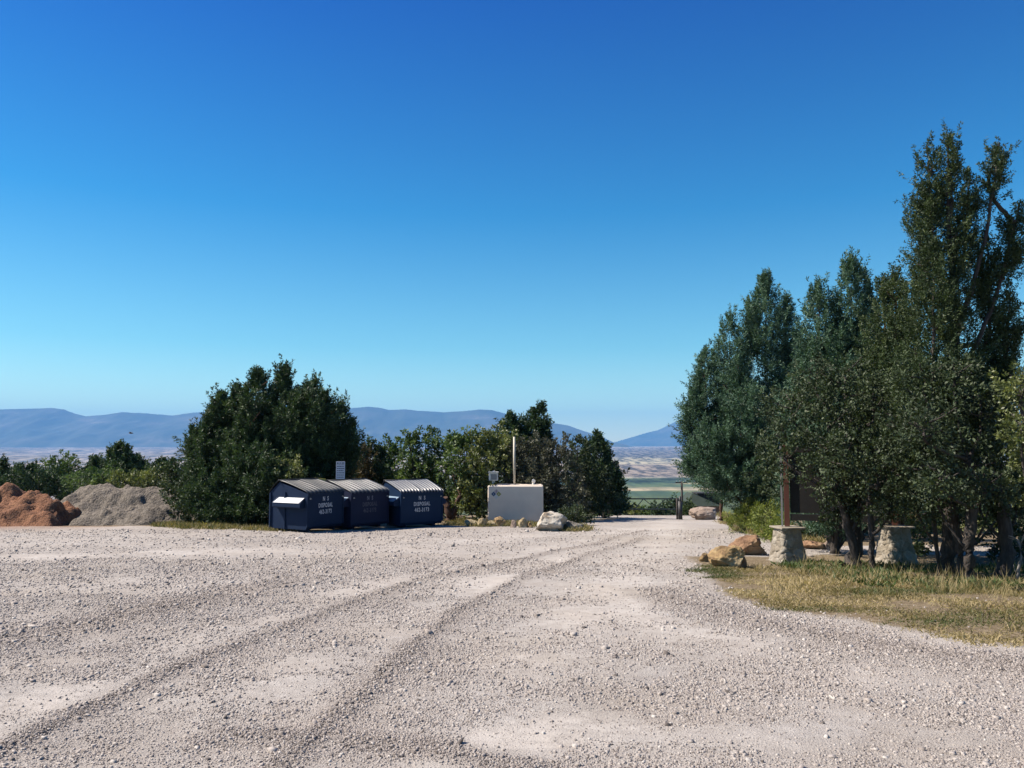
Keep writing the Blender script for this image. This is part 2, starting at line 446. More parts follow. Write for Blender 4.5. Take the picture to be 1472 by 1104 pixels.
# windrows of loose stone beside the wheel tracks, and the pale packed tracks themselves
ROWS = [(wpath([(-60, 1105), (120, 1020), (250, 960), (400, 903), (520, 860), (620, 832), (740, 806), (850, 783), (930, 762)]), .15),
        (wpath([(380, 1125), (450, 1060), (530, 990), (600, 925), (660, 878), (740, 838), (830, 803), (920, 775)]), .14),
        (wpath([(-80, 930), (100, 905), (190, 885), (300, 860), (430, 835)]), .55),
        (wpath([(760, 1110), (620, 1080), (480, 1062), (330, 1060)]), .25),
        (wpath([(1472, 960), (1300, 935), (1100, 900), (1000, 868), (930, 850)]), .5)]
TRACKS = [(wpath([(-60, 1060), (120, 985), (260, 930), (400, 885), (520, 846), (650, 818), (800, 786), (900, 760)]), .42),
          (wpath([(250, 1120), (330, 1050), (440, 980), (540, 915), (640, 862), (740, 822), (840, 790), (940, 758)]), .5),
          (wpath([(700, 1110), (760, 1000), (800, 930), (850, 880), (900, 835), (930, 800), (960, 770), (960, 750)]), .8),
          (wpath([(1250, 980), (1100, 945), (980, 900), (900, 860), (870, 820)]), .45),
          (wpath([(640, 1100), (800, 1040), (900, 1050), (1100, 1060)]), .3),
          (wpath([(80, 800), (350, 790), (600, 782), (800, 768)]), 1.2)]
GRASS_POLY = wpath([(985, 800), (1005, 812), (1030, 838), (1050, 858), (1110, 875), (1200, 888), (1330, 908), (1480, 930), (1700, 955),
                    (1800, 830), (1500, 800), (1330, 796), (1200, 796), (1110, 800), (1060, 800)])
EDGE_L = wpath([(-60, 757), (70, 758), (200, 757), (300, 758), (384, 763), (440, 764), (520, 758), (636, 756), (680, 756), (770, 758), (845, 762), (840, 748), (880, 744)])
EDGE_R = wpath([(1500, 838), (1200, 822)])

def in_poly(x, y, poly):
    c = np.zeros(np.shape(x), bool); n = len(poly)
    for i in range(n):
        x0, y0 = poly[i]; x1, y1 = poly[(i + 1) % n]
        k = ((y0 > y) != (y1 > y)) & (x < (x1 - x0) * (y - y0) / (y1 - y0 + 1e-12) + x0)
        c ^= k
    return c

ex = np.array([p[0] for p in EDGE_L[:11]]); ey = np.array([p[1] for p in EDGE_L[:11]])
def grass_mask(x, y):
    m = np.zeros(np.shape(x))
    d = poly_dist(x, y, GRASS_POLY + GRASS_POLY[:1])
    ins = in_poly(x, y, GRASS_POLY)
    m = np.where(ins, np.clip(.5 + d * 1.2, 0, 1), np.clip(.5 - d * 1.2, 0, 1))
    eb = np.interp(x, ex, ey)                       # beyond the edge of the yard on the left
    beyond = np.clip(.5 + (y - eb - .3) * 1.0, 0, 1) * (x < 2.6) * (x > ex[0]) * np.clip((3.2 - x) * 1.2, 0, 1)
    m = np.maximum(m, beyond)
    bx = np.clip((x - np.interp(y, [16, 22, 30, 38, 46], [99, 6.6, 8.0, 9.8, 12.0])) * .9, 0, 1) * (y > 20) * (y < 52)
    return np.maximum(m, bx * .85)

def dust_mask(x, y):
    d = .50 + .30 * (fbm(x * .45, y * .45, 5, 4) - .5) * 2 + .30 * (fbm(x * 2.5, y * 2.5, 15, 3) - .5)
    for pts, wd in TRACKS:
        d = d + .36 * np.exp(-(poly_dist(x, y, pts) / wd) ** 2) * (.3 + 1.2 * vnoise(x * .8, y * .8, 31))
    for pts, wd in ROWS:
        d = d - .6 * np.exp(-(poly_dist(x, y, pts) / wd) ** 2) * (.5 + vnoise(x * 1.3, y * 1.3, 77))
    return np.clip(d, 0, 1)

def row_mask(x, y):
    m = 0
    for pts, wd in ROWS:
        m = np.maximum(m, np.exp(-(poly_dist(x, y, pts) / (wd * .8)) ** 2) * np.clip(.45 + .9 * vnoise(x * 1.1, y * 1.1, 78), 0, 1))
    return np.clip(m, 0, 1)

def axis(a0, a1, step, lo, hi, g=1.07):
    mid = list(np.arange(a0, a1 + 1e-6, step))
    up = []; v = mid[-1]; s = step
    while v < hi: s *= g; v += s; up.append(min(v, hi))
    dn = []; v = mid[0]; s = step
    while v > lo: s *= g; v -= s; dn.append(max(v, lo))
    return np.array(dn[::-1] + mid + up)

def ground_z(x, y):
    z = G(x, y)
    near = np.clip((60 - np.hypot(x, y - 10)) / 30, 0, 1)
    z = z + near * ((fbm(x * .35, y * .35, 9, 3) - .5) * .10 + (fbm(x * 2.2, y * 2.2, 12, 3) - .5) * .035)
    for pts, wd in ROWS: z = z + near * .022 * np.exp(-(poly_dist(x, y, pts) / wd) ** 2)
    return z

gx = axis(-17, 17, .14, -26000, 26000); gy = axis(3, 24, .14, -3000, 26000, 1.045)
X, Y = np.meshgrid(gx, gy)
Zg = ground_z(X, Y)
far = np.clip((Y - 2900) / 400, 0, 1)
rough_ = np.clip((np.hypot(X, Y) - 150) / 800, 0, 1)
Zg = Zg + far * (fbm(X * .0016, Y * .0022, 40, 5) - .5) * 60 * np.clip((16000 - Y) / 2000, 0, 1) + rough_ * (1 - far) * (fbm(X * .004, Y * .004, 60, 3) - .5) * 4
Zg = np.maximum(Zg, -122)
red_m = np.exp(-(np.hypot((X + 22) / 4.5, (Y - 32) / 2.2)) ** 2)
me = np_mesh('ground', np.stack([X, Y, Zg], -1).reshape(-1, 3), grid_faces(len(gx), len(gy)), True,
             {'dust': dust_mask(X, Y).ravel(), 'grass': grass_mask(X, Y).ravel(), 'red': red_m.ravel(), 'row': row_mask(X, Y).ravel()})
tag(link_mesh('ground', me, M['ground']), kind='structure')

# ------------------------------------------------------------------ mountains
def mat_mountain():
    t = NT('mountain_slopes'); p = t.pos()
    n = t.noise(t.new('ShaderNodeVectorMath', operation='MULTIPLY', i_0=p, i_1=(.0012, .0012, .003)).outputs[0], 1.0, 8, 0.65)
    n2 = t.noise(t.new('ShaderNodeVectorMath', operation='MULTIPLY', i_0=p, i_1=(.0005, .0005, .002)).outputs[0], 1.0, 4, 0.6)
    c = t.ramp(n, [(.35, (.035, .055, .035)), (.55, (.08, .09, .06)), (.66, (.13, .125, .10)), (.74, (.26, .24, .20))])
    return t.fin(t.mix(t.rng(n2, .4, .7, 0, .5), c, (.05, .07, .05, 1)), 1.0)
M['mountain'] = mat_mountain()

def mountain(name, ridge, Yr, depth, zbase, seed, y2s=0.0):
    px = np.array([r[0] for r in ridge], float); py = np.array([r[1] for r in ridge], float)
    xs = (px - CX) / FPX * Yr / math.cos(PITCH)
    hs = (640 - py) / FPX * Yr + CAM_H
    nx, ny = 620, 90
    x = np.linspace(xs[0], xs[-1], nx); v = np.linspace(-1, 1, ny)
    Xm, Vm = np.meshgrid(x, v)
    H = np.interp(Xm, xs, hs)
    prof = np.clip(1 - np.abs(Vm), 0, 1) ** .8
    gul = fbm(Xm * .0011, Vm * 1.1, seed, 5)
    fine = fbm(Xm * .004, Vm * 5, seed + 5, 4)
    edge = 1 - prof
    z = zbase + (H - zbase) * prof * (1 - .55 * edge * gul * 1.4) + (fine - .5) * 90 * np.minimum(1, edge * 4 + .12) * np.minimum(1, prof * 4)
    Ym = Yr + Vm * depth + (gul - .5) * depth * .35 * edge
    me = np_mesh(name, np.stack([Xm, Ym, z], -1).reshape(-1, 3), grid_faces(nx, ny), True)
    return tag(link_mesh(name, me, M['mountain']), kind='structure')

mountain('mountain_range', [(-500, 600), (-300, 592), (-100, 590), (0, 588), (40, 587), (75, 586), (92, 588), (108, 594), (125, 598), (150, 596), (178, 592), (215, 594), (250, 597),
    (275, 593), (330, 590), (400, 594), (450, 592), (500, 587), (530, 584), (548, 586), (560, 589), (585, 588), (600, 590), (640, 592), (665, 591), (690, 588), (708, 589),
    (740, 598), (790, 607), (815, 611), (840, 620), (865, 628), (885, 638), (920, 648)], 17500, 2600, -60, 3)
mountain('distant_mountain', [(780, 652), (850, 640), (885, 635), (905, 629), (925, 623), (945, 618), (960, 611), (975, 604), (1000, 592), (1040, 585), (1080, 592), (1150, 600), (1300, 596), (1500, 590), (1700, 600)],
    23000, 2200, -60, 14)

# ------------------------------------------------------------------ foliage
def rng_(seed): return np.random.default_rng(seed)

def unit(v): return v / (np.linalg.norm(v, axis=-1, keepdims=True) + 1e-9)

def leaves_mesh(name, P, D, L, W, var, g, fold=0.0):
    """one diamond leaf or spray per row: position, direction, length, width"""
    n = len(P)
    r = unit(g.normal(size=(n, 3)))
    side = unit(np.cross(D, r))
    L = np.asarray(L)[:, None]; W = np.asarray(W)[:, None]
    v0 = P; v2 = P + D * L
    m = P + D * L * .45
    v1 = m + side * W * .5; v3 = m - side * W * .5
    V = np.stack([v0, v1, v2, v3], 1).reshape(-1, 3)
    F = np.arange(4 * n).reshape(n, 4)
    return np_mesh(name, V, F, False, None, {'var': var})

def crown_from_clumps(name, C, A, CL, CR, per, leafL, leafW, g, var_c, spread=.7, droop=0.0):
    """C centre, A axis, CL length, CR radius of each clump; per = leaves in each"""
    n = len(C)
    idx = np.repeat(np.arange(n), per)
    N = len(idx)
    u = g.random(N) ** .8
    taper = (1 - u * .92) ** .8 * (.35 + .65 * np.minimum(1, u * 3))
    off = g.normal(size=(N, 3)); ax = A[idx]
    off -= (off * ax).sum(1, keepdims=True) * ax
    off = unit(off)
    rad = (g.random(N) ** .45)[:, None]
    P = C[idx] + ax * ((u - .35) * CL[idx])[:, None] + off * rad * (CR[idx] * taper)[:, None]
    D = unit(ax * .85 + off * .7 + g.normal(size=(N, 3)) * spread + np.array([0, 0, -droop]))
    L = leafL * (.6 + .8 * g.random(N)); W = leafW * (.6 + .8 * g.random(N))
    var = np.clip(var_c[idx] + g.normal(size=N) * .16, 0, 1)
    return leaves_mesh(name, P, D, L, W, var, g)

def spire_clumps(spires, base, Yc, g, dens=1.0, csize=.34, zoff=0.0):
    """spires: (tip px, tip py, bottom py, half width px, depth offset m)"""
    Cs, As, Ls, Rs, Vs = [], [], [], [], []
    full = []
    for s in spires:
        s = (list(s) + [0, 0])[:6]; s[3] *= 1.02; full.append(s)
        hpx = s[2] - s[1]
        for _ in range(5 if hpx > 130 else 3):          # flame-like side tops leaning out of the main one
            u = g.uniform(.10, .6); sd_ = g.choice([-1, 1]) * g.uniform(.45, 1.0); ln = g.uniform(.12, .3) * min(hpx, 260)
            ty = s[1] + u * hpx; x_ = s[0] + s[5] * u
            full.append([x_ + sd_ * s[3], ty, min(s[2], ty + ln * 1.3), s[3] * g.uniform(.3, .5), s[4] + g.uniform(-1, 1) * s[3] / ppm(Yc), -sd_ * s[3] * .7])
    for s in full:
        tx, ty, by, hw = s[:4]; dy = s[4] if len(s) > 4 else 0.0; lean = s[5] if len(s) > 5 else 0.0
        Yd = Yc + dy; k = ppm(Yd)
        top = at(tx, ty, Yd); bot = at(tx + lean, by, Yd)
        H = (top - bot).length; Rm = hw / k
        n = int(dens * 2.2 * (math.pi * Rm * H * 1.1) / (csize * csize) + 10)
        t = g.random(n) ** .85
        prof = np.minimum(1, (t / .12 + .35)) * np.minimum(1, ((1 - t) * H / (2.7 * Rm)) ** .8) + .02
        a = g.random(n) * 2 * math.pi
        rr = Rm * prof * np.sqrt(g.random(n)) ** .6 * .9
        wob = (vnoise(t * H * 1.4 + tx, a * 1.2, 3) - .5) * .5
        rr = rr * (1 + wob)
        axv = np.array(top - bot) * max(.5, 1 - csize * 1.15 / H); b0 = np.array(bot)
        Cn = b0 + t[:, None] * axv + np.stack([np.cos(a) * rr, np.sin(a) * rr * 1.0, np.zeros(n)], -1)
        out = np.stack([np.cos(a), np.sin(a), np.zeros(n)], -1)
        f = (rr / (Rm + 1e-6))[:, None]
        A = unit(out * (.55 + .65 * f) * (1.1 - .7 * t[:, None]) + np.array([0, 0, 1.0]) * (.45 + t[:, None] * 1.0) + g.normal(size=(n, 3)) * .28)
        Cs.append(Cn); As.append(A)
        sc = (.6 + .9 * g.random(n)) * (1 - .45 * t)
        hole = vnoise(t * H * 1.9 + tx * 1.7, a * 1.9 + ty, 21) > .27
        q = hole | (g.random(n) < .25)
        spr = g.random(n) < .16                          # thin sprigs that break the outline
        Cn = np.where(spr[:, None], Cn + out * (Rm * .16 * g.random(n) + .03)[:, None] + np.array([0, 0, .06]), Cn)
        Cn, A, sc, spr_, t_ = Cn[q], A[q], sc[q], spr[q], t[q]
        Ls_ = csize * 2.3 * sc * np.where(spr_, 1.35, 1); Rs_ = csize * .45 * sc * np.where(spr_, .4, 1)
        Cs[-1] = Cn; As[-1] = A
        Ls.append(Ls_); Rs.append(Rs_)
        Vs.append(np.clip(.40 + .12 * t_ + g.normal(size=len(sc)) * .2, 0, 1))
    return [np.concatenate(q) for q in (Cs, As, Ls, Rs, Vs)]

def blob_clumps(blobs, Yc, g, dens=1.0, csize=.34):
    """blobs: (cx px, cy px, rx px, rz px, depth offset m)"""
    Cs, As, Ls, Rs, Vs = [], [], [], [], []
    for s in blobs:
        cx, cy, rx, rz = s[:4]; dy = s[4] if len(s) > 4 else 0.0
        Yd = Yc + dy; k = ppm(Yd)
        c = np.array(at(cx, cy, Yd)); a, b = rx / k, rz / k
        ry = min(a, b) * 1.05
        n = int(dens * 1.5 * (a * b * 4) / (csize * csize) + 8)
        d = unit(g.normal(size=(n, 3)))
        rr = g.random(n) ** .42
        rr = rr * (.82 + .36 * vnoise(d[:, 0] * 2.5 + cx, d[:, 2] * 2.5 + d[:, 1] * 2, 8))
        Cn = c + d * rr[:, None] * np.array([a, ry, b])
        Cs.append(Cn); As.append(unit(d + g.normal(size=(n, 3)) * .5 + np.array([0, 0, .45])))
        sc = .6 + .8 * g.random(n)
        Ls.append(csize * 1.1 * sc); Rs.append(csize * .62 * sc)
        Vs.append(np.clip(.42 + g.normal(size=n) * .18, 0, 1))
    return [np.concatenate(q) for q in (Cs, As, Ls, Rs, Vs)]

def make_trunk(base, stems, bark, parent, rnd, seg=8):
    """stems: list of (points, r0, r1) in world coordinates"""
    mb = MB()
    for pts, r0, r1 in stems:
        pts = [Vector(p) for p in pts]
        fine = []
        for i in range(len(pts) - 1):
            p0 = pts[max(i - 1, 0)]; p1 = pts[i]; p2 = pts[i + 1]; p3 = pts[min(i + 2, len(pts) - 1)]
            for j in range(5):
                u = j / 5
                q = .5 * ((2 * p1) + (p2 - p0) * u + (2 * p0 - 5 * p1 + 4 * p2 - p3) * u * u + (3 * p1 - p0 - 3 * p2 + p3) * u ** 3)
                fine.append(q + Vector((rnd.uniform(-1, 1), rnd.uniform(-1, 1), 0)) * r0 * .22)
        fine.append(pts[-1])
        n = len(fine)
        rad = [.78 * r0 * (1 - i / (n - 1)) ** .8 + r1 * (i / (n - 1)) for i in range(n)]
        rad[0] *= 1.35
        mb.tube([p - base for p in fine], rad, seg, .25, rnd)
    return mb.build('trunk', bark, parent)

def tree(name, label, cat, bpx, bpy_, Yc, leaf, spires=None, blobs=None, group=None, seed=1, dens=1.0, csize=.34, per=60, leafL=.09, leafW=.03,
         bark='bark_grey', stems=None, r0=.12, spread=.7, ground=True, var=0.0, nlimb=6, droop=0.0):
    g = rng_(seed); rnd = random.Random(seed)
    bx = at(bpx, bpy_, Yc).x
    base = Vector((bx, Yc, gz(bx, Yc) - .03))
    root = thing(name, label, cat, base, 0, group)
    parts = []
    if spires: parts.append(spire_clumps(spires, base, Yc, g, dens, csize))
    if blobs: parts.append(blob_clumps(blobs, Yc, g, dens, csize))
    C, A, L, Rr, Vv = [np.concatenate(q) for q in zip(*parts)]
    keep = C[:, 2] > G(C[:, 0], C[:, 1]) + .12
    C, A, L, Rr, Vv = C[keep], A[keep], L[keep], Rr[keep], Vv[keep]
    me = None
    o = link_mesh('crown', crown_from_clumps('crown', C - np.array(base), A, L, Rr, per, leafL, leafW, g, np.clip(Vv + var, 0, 1), spread, droop), M[leaf], root)
    # trunk, main limbs into each lobe, and side limbs that reach the clumps
    st = []
    if stems:
        for s in stems: st.append(([gp_fix(p, Yc, base) for p in s[0]], s[1], s[2]))
        src = [Vector(x) for s in st for x in s[0][1:]]
    else: src = []
    lobes = (spires or []) + (blobs or [])
    for s in lobes:
        dy = s[4] if len(s) > 4 else 0.0
        if spires and s in spires:
            b = at(s[0] + (s[5] if len(s) > 5 else 0), (s[1] * .3 + s[2] * .7), Yc + dy); tip = at(s[0], s[1] * .88 + s[2] * .12, Yc + dy)
        else:
            b = at(s[0], s[1] + s[3] * .35, Yc + dy); tip = at(s[0], s[1] - s[3] * .6, Yc + dy)
        start = base.copy()
        if src: start = min(src, key=lambda q: (q - b).length + (3 if q.z > b.z else 0))
        mid = start.lerp(b, .5); mid.z = mid.z * .75 + start.z * .25
        st.append(([start, mid, b, b.lerp(tip, .5), tip], r0 * (.45 if src else (1.0 if s is lobes[0] else .45)), .01))
        for _ in range(nlimb):
            q = b.lerp(tip, rnd.random())
            rr = (s[3] / ppm(Yc)) * .75
            e = q + Vector((rnd.uniform(-1, 1) * rr, rnd.uniform(-1, 1) * rr * .8, rr * rnd.uniform(.1, .7)))
            st.append(([q, q.lerp(e, .5) + Vector((0, 0, -.03)), e], r0 * .22, .006))
    make_trunk(base, st, M[bark], root, rnd)
    return root

def gp_fix(p, Yc, base):
    v = at(p[0], p[1], Yc + (p[2] if len(p) > 2 else 0))
    gg = gz(v.x, v.y) - .05
    if v.z < gg + .08: v.z = gg
    return v

def px_tips(lst, **k): return lst

# ---- the big juniper behind the first dumpster and brush round it
tree('juniper_tree', 'broad dark juniper with many pointed tops, behind the leftmost dumpster', 'tree', 385, 752, 34.0, 'juniper',
     spires=[(318, 556, 745, 38, .3), (302, 590, 750, 30, -.4), (342, 548, 745, 45, .6), (372, 524, 745, 40, .2), (408, 518, 745, 46, .4), (350, 600, 755, 62, -1.0),
             (450, 538, 740, 34, .3, -12), (470, 555, 735, 28, -.2, -18), (494, 566, 720, 22, .3, -25), (512, 598, 690, 17, 0, -30), (420, 600, 755, 62, -.9), (380, 640, 757, 66, -1.4),
             (470, 610, 745, 36, -.3), (278, 604, 720, 16, 0, 10), (292, 665, 755, 30, -.8)],
     seed=11, dens=1.25, csize=.40, per=64, leafL=.125, leafW=.038, bark='bark_brown', r0=.16, nlimb=4, spread=.6)
tree('scrub_oak', 'low green scrub oak where the gravel pile meets the broad dark juniper', 'shrub', 255, 745, 34.5, 'oak',
     blobs=[(258, 700, 20, 32, 0), (272, 718, 28, 28, -.6), (244, 680, 13, 16, .4), (300, 732, 34, 20, -1.0)], seed=12, csize=.35, per=36, leafL=.13, leafW=.075, r0=.05, nlimb=3)
tree('shrub', 'small sunlit olive shrub above the leftmost dumpster lid', 'shrub', 418, 745, 31.5, 'oak_light',
     blobs=[(415, 676, 20, 17, 0), (404, 700, 16, 24, .2)], seed=13, csize=.28, per=30, leafL=.10, leafW=.06, r0=.04, nlimb=3)

# ---- trees beyond the dirt piles on the left
BG = 'trees beyond the dirt and gravel piles'
bgs = [
 ('pine_tree', 'small tree cut by the left edge of the photo, beyond the red dirt pile', 4, 'J', [(4, 656, 720, 14)], 57, 'juniper_olive'),
 ('pine_tree', 'low dark tree beyond the top of the red dirt pile', 34, 'J', [(30, 664, 712, 24), (48, 662, 712, 18, .5)], 60, 'juniper'),
 ('pine_tree', 'round-topped bright green pine beyond the gap between both piles', 92, 'B', [(90, 670, 24, 20), (76, 684, 20, 18), (103, 684, 20, 18), (90, 696, 30, 18), (88, 680, 22, 20, -.4)], 56, 'green_leaf'),
 ('juniper_tree', 'small round juniper left of the tallest juniper beyond the gravel pile', 141, 'J', [(140, 652, 712, 17), (134, 662, 712, 14, .4)], 55, 'juniper'),
 ('juniper_tree', 'tallest dark juniper beyond the gravel pile', 174, 'J', [(173, 631, 715, 18), (162, 638, 715, 14, .3), (183, 637, 715, 14, -.3), (176, 660, 716, 26, -.5)], 54, 'juniper'),
 ('juniper_tree', 'short juniper right of the tallest juniper beyond the gravel pile', 200, 'J', [(198, 650, 714, 17), (207, 657, 714, 12)], 55, 'juniper'),
 ('juniper_tree', 'juniper beyond the right end of the gravel pile, left of the broad dark juniper', 238, 'J', [(234, 655, 714, 18), (247, 658, 712, 16, .4), (222, 664, 714, 14)], 50, 'juniper'),
 ('scrub_oak', 'dark green brush beyond the left slope of the gravel pile', 60, 'B', [(56, 686, 30, 16), (70, 692, 26, 16), (20, 690, 30, 14), (95, 702, 26, 14), (40, 712, 40, 18), (90, 718, 34, 16), (0, 710, 34, 18)], 50, 'juniper'),
 ('scrub_oak', 'yellow-green scrub oak just above the crest of the gravel pile', 120, 'B', [(115, 690, 22, 15), (135, 694, 20, 12), (148, 688, 16, 16)], 47, 'green_leaf'),
 ('scrub_oak', 'olive scrub oak above the right half of the gravel pile', 195, 'B', [(180, 690, 22, 15), (205, 692, 22, 14), (226, 690, 20, 16)], 46, 'oak_light')]
for i, (nm, lab, bx, typ, lob, Yd, leaf) in enumerate(bgs):
    kw = dict(spires=lob) if typ == 'J' else dict(blobs=lob)
    tree(nm, lab, 'tree' if 'oak' not in nm else 'shrub', bx, 710, Yd, leaf, group=BG, seed=30 + i, csize=.42, per=30, leafL=.17, leafW=.075, r0=.1, nlimb=2, dens=1.1, **kw)

# ---- middle trees behind the dumpsters and the tank
MG = 'trees behind the dumpsters and the tank'
tree('juniper_tree', 'thin juniper with rusty dying foliage between the broad juniper and the green trees', 'tree', 522, 745, 40, 'rust_leaf',
     spires=[(522, 634, 740, 14), (512, 650, 740, 13, .4)], group=MG, seed=50, csize=.34, per=30, leafL=.14, leafW=.05, r0=.08, nlimb=3, bark='bark_brown')
tree('juniper_tree', 'narrow dark juniper pointing up above the second dumpster', 'tree', 534, 745, 41, 'juniper',
     spires=[(532, 625, 745, 14), (546, 636, 745, 14, .5), (505, 655, 745, 22, .8), (530, 665, 748, 24, .3)], group=MG, seed=51, csize=.38, per=34, leafL=.15, leafW=.06, r0=.08, nlimb=3)
tree('deciduous_tree', 'bright green leafy tree above the gap between second and third dumpsters', 'tree', 562, 745, 43, 'green_leaf',
     blobs=[(560, 650, 20, 22), (568, 672, 26, 26), (552, 690, 26, 30), (572, 712, 34, 30)], group=MG, seed=52, csize=.4, per=34, leafL=.16, leafW=.09, r0=.09, nlimb=4)
tree('deciduous_tree', 'open round-headed green tree above the third dumpster', 'tree', 612, 745, 40, 'green_leaf',
     blobs=[(590, 638, 17, 17), (612, 632, 20, 15), (625, 645, 20, 20), (602, 662, 26, 22), (618, 680, 26, 26), (592, 690, 22, 28), (606, 715, 38, 28)], group=MG, seed=53, csize=.34, per=30, leafL=.15, leafW=.08, r0=.1, nlimb=5, dens=.9)
tree('deciduous_tree', 'green tree with a stout red-brown trunk right of the third dumpster', 'tree', 646, 749, 36.5, 'green_leaf',
     blobs=[(655, 640, 20, 18, 1.5), (672, 634, 18, 16, 1.5), (650, 668, 24, 26, .5), (664, 700, 22, 26, 1)], group=MG, seed=54, csize=.36, per=34, leafL=.14, leafW=.08, bark='bark_brown',
     stems=[([(646, 752), (645, 735), (640, 715)], .26, .12), ([(650, 752), (654, 733), (662, 712)], .16, .08)], r0=.1, nlimb=4)
tree('scrub_oak', 'tall yellow-green scrub oak left of the cream tank', 'tree', 688, 748, 37, 'oak_light',
     blobs=[(690, 640, 26, 24, 1), (715, 635, 26, 24, 1.4), (676, 668, 24, 28), (700, 665, 34, 34, .6), (688, 700, 30, 34, -.3), (676, 728, 22, 24, -.4), (740, 650, 26, 26, 1.6)],
     group=MG, seed=55, csize=.34, per=40, leafL=.13, leafW=.07, r0=.1, nlimb=4, dens=1.1)
tree('scrub_oak', 'low scrub filling the gap behind the stout red-brown trunk', 'shrub', 650, 745, 43, 'oak',
     blobs=[(640, 722, 26, 20), (665, 718, 26, 24), (620, 728, 22, 16), (595, 725, 24, 16), (690, 700, 30, 30), (720, 700, 30, 34), (640, 695, 22, 22), (600, 695, 22, 24), (775, 700, 30, 34), (820, 690, 26, 34)], group=MG, seed=61, csize=.4, per=34, leafL=.15, leafW=.09, r0=.05, nlimb=3)
tree('juniper_tree', 'dark juniper with a ragged top rising behind the cream tank', 'tree', 760, 745, 43, 'juniper',
     spires=[(722, 600, 690, 9), (735, 588, 690, 14), (750, 592, 700, 14, .4), (766, 582, 700, 15), (778, 573, 690, 11, -.2), (784, 612, 700, 12), (756, 615, 740, 30)], group=MG, seed=56, csize=.36, per=36, leafL=.16, leafW=.06, r0=.12, nlimb=3)
tree('scrub_oak', 'grey-leaved scrub oak with bare twigs overhanging the cream tank', 'tree', 796, 750, 37.5, 'oak_grey',
     blobs=[(745, 662, 26, 30, .4), (772, 650, 30, 28, .8), (800, 650, 28, 24, .6), (770, 690, 34, 34), (800, 690, 34, 34, .2), (822, 715, 26, 34, -.2), (752, 690, 24, 20, -.1), (790, 730, 26, 28, .3)],
     group=MG, seed=57, csize=.34, per=36, leafL=.12, leafW=.06, r0=.09, nlimb=6, dens=1.05)
tree('scrub_oak', 'olive scrub oak between the grey oak and the road', 'tree', 835, 745, 39.5, 'oak',
     blobs=[(830, 655, 24, 26, .4), (842, 690, 30, 32), (862, 700, 24, 30, .3), (850, 720, 28, 24, -.2), (878, 714, 15, 22, .6)], group=MG, seed=58, csize=.34, per=38, leafL=.13, leafW=.07, r0=.08, nlimb=4)
tree('juniper_tree', 'dark juniper at the left side of the road, by the gate', 'tree', 868, 742, 42, 'juniper',
     spires=[(858, 616, 735, 14), (845, 628, 735, 13, .3), (873, 640, 738, 14), (884, 664, 738, 12), (863, 660, 742, 26, -.4), (888, 684, 738, 9)], group=MG, seed=59, csize=.36, per=38, leafL=.15, leafW=.06, r0=.1, nlimb=3, dens=1.15)
tree('shrub', 'dark low shrub on the ground between the big pale boulder and the road', 'shrub', 830, 757, 33.6, 'oak',
     blobs=[(828, 742, 18, 15), (840, 752, 14, 10, .2), (818, 748, 14, 12, .4)], seed=60, csize=.24, per=34, leafL=.09, leafW=.05, r0=.04, nlimb=3)
for i, (px, py, rx, rz, Yd, lf, lab) in enumerate([
        (905, 734, 14, 7, 56, 'oak_light', 'sunny yellow-green bush at the left end of the road gate'),
        (928, 736, 18, 6, 58, 'green_leaf', 'low green bush beyond the middle of the road gate'),
        (948, 732, 13, 9, 57, 'juniper', 'dark bush beyond the right half of the road gate'),
        (968, 727, 8, 14, 60, 'juniper', 'taller dark bush just left of the gate post, beyond the gate'),
        (988, 731, 7, 11, 55, 'juniper_olive', 'bush between the gate post and the green-roofed house'),
        (885, 732, 9, 10, 50, 'juniper', 'dark bush beside the left gate hinge')]):
    tree('bush', lab, 'bush', px, 742, Yd, lf, blobs=[(px, py, rx, rz), (px - rx * .5, py + 5, rx * .7, rz * .8, .5), (px + rx * .5, py + 4, rx * .7, rz * .8, -.4)], group='bushes beyond the road gate', seed=70 + i, csize=.42, per=30, leafL=.17, leafW=.09, r0=.05, nlimb=2)

# ---- the clump of trees on the right
RG = 'clump of trees on the right'
tree('juniper_tree', 'blue-green juniper with pointed tops, leftmost of the clump on the right', 'tree', 1082, 765, 28.5, 'juniper_blue',
     spires=[(994, 546, 680, 15, .2, 8), (1012, 494, 700, 20, .6, 8), (1048, 440, 712, 26, .3, 5), (1101, 383, 735, 34, .5), (1131, 418, 735, 26, .9, -5), (1066, 520, 730, 46, -.5),
             (1016, 590, 700, 26, -.5, 5), (1110, 560, 745, 46, -.6), (1044, 640, 716, 34, -.9), (1002, 630, 692, 17, .2)],
     group=RG, seed=81, dens=1.35, csize=.36, per=74, leafL=.092, leafW=.026, r0=.15, nlimb=5, bark='bark_brown',
     stems=[([(1085, 775), (1083, 735), (1080, 690)], .17, .12), ([(1037, 748, 2.5), (1038, 718, 2.5), (1050, 670, 1.5)], .09, .06)])
tree('juniper_tree', 'grey-green juniper with twin spindly tops in the middle of the clump on the right', 'tree', 1200, 800, 19.5, 'juniper_blue',
     spires=[(1176, 395, 740, 32, .3), (1223, 360, 740, 30, .2), (1241, 376, 740, 24, .5), (1165, 480, 760, 34, .4), (1205, 470, 770, 48, -.3), (1250, 480, 760, 36, .3)],
     group=RG, seed=82, dens=1.25, csize=.27, per=60, leafL=.075, leafW=.022, r0=.14, nlimb=6, var=-.05, bark='bark_grey')
tree('juniper_tree', 'olive-green juniper just left of the tallest tree', 'tree', 1292, 812, 17.5, 'juniper_olive',
     spires=[(1272, 385, 700, 26, .2), (1288, 378, 700, 26, -.1), (1304, 440, 700, 24, .2), (1280, 470, 740, 42, .1)],
     group=RG, seed=83, dens=1.25, csize=.26, per=60, leafL=.068, leafW=.021, r0=.12, nlimb=5, bark='bark_brown')
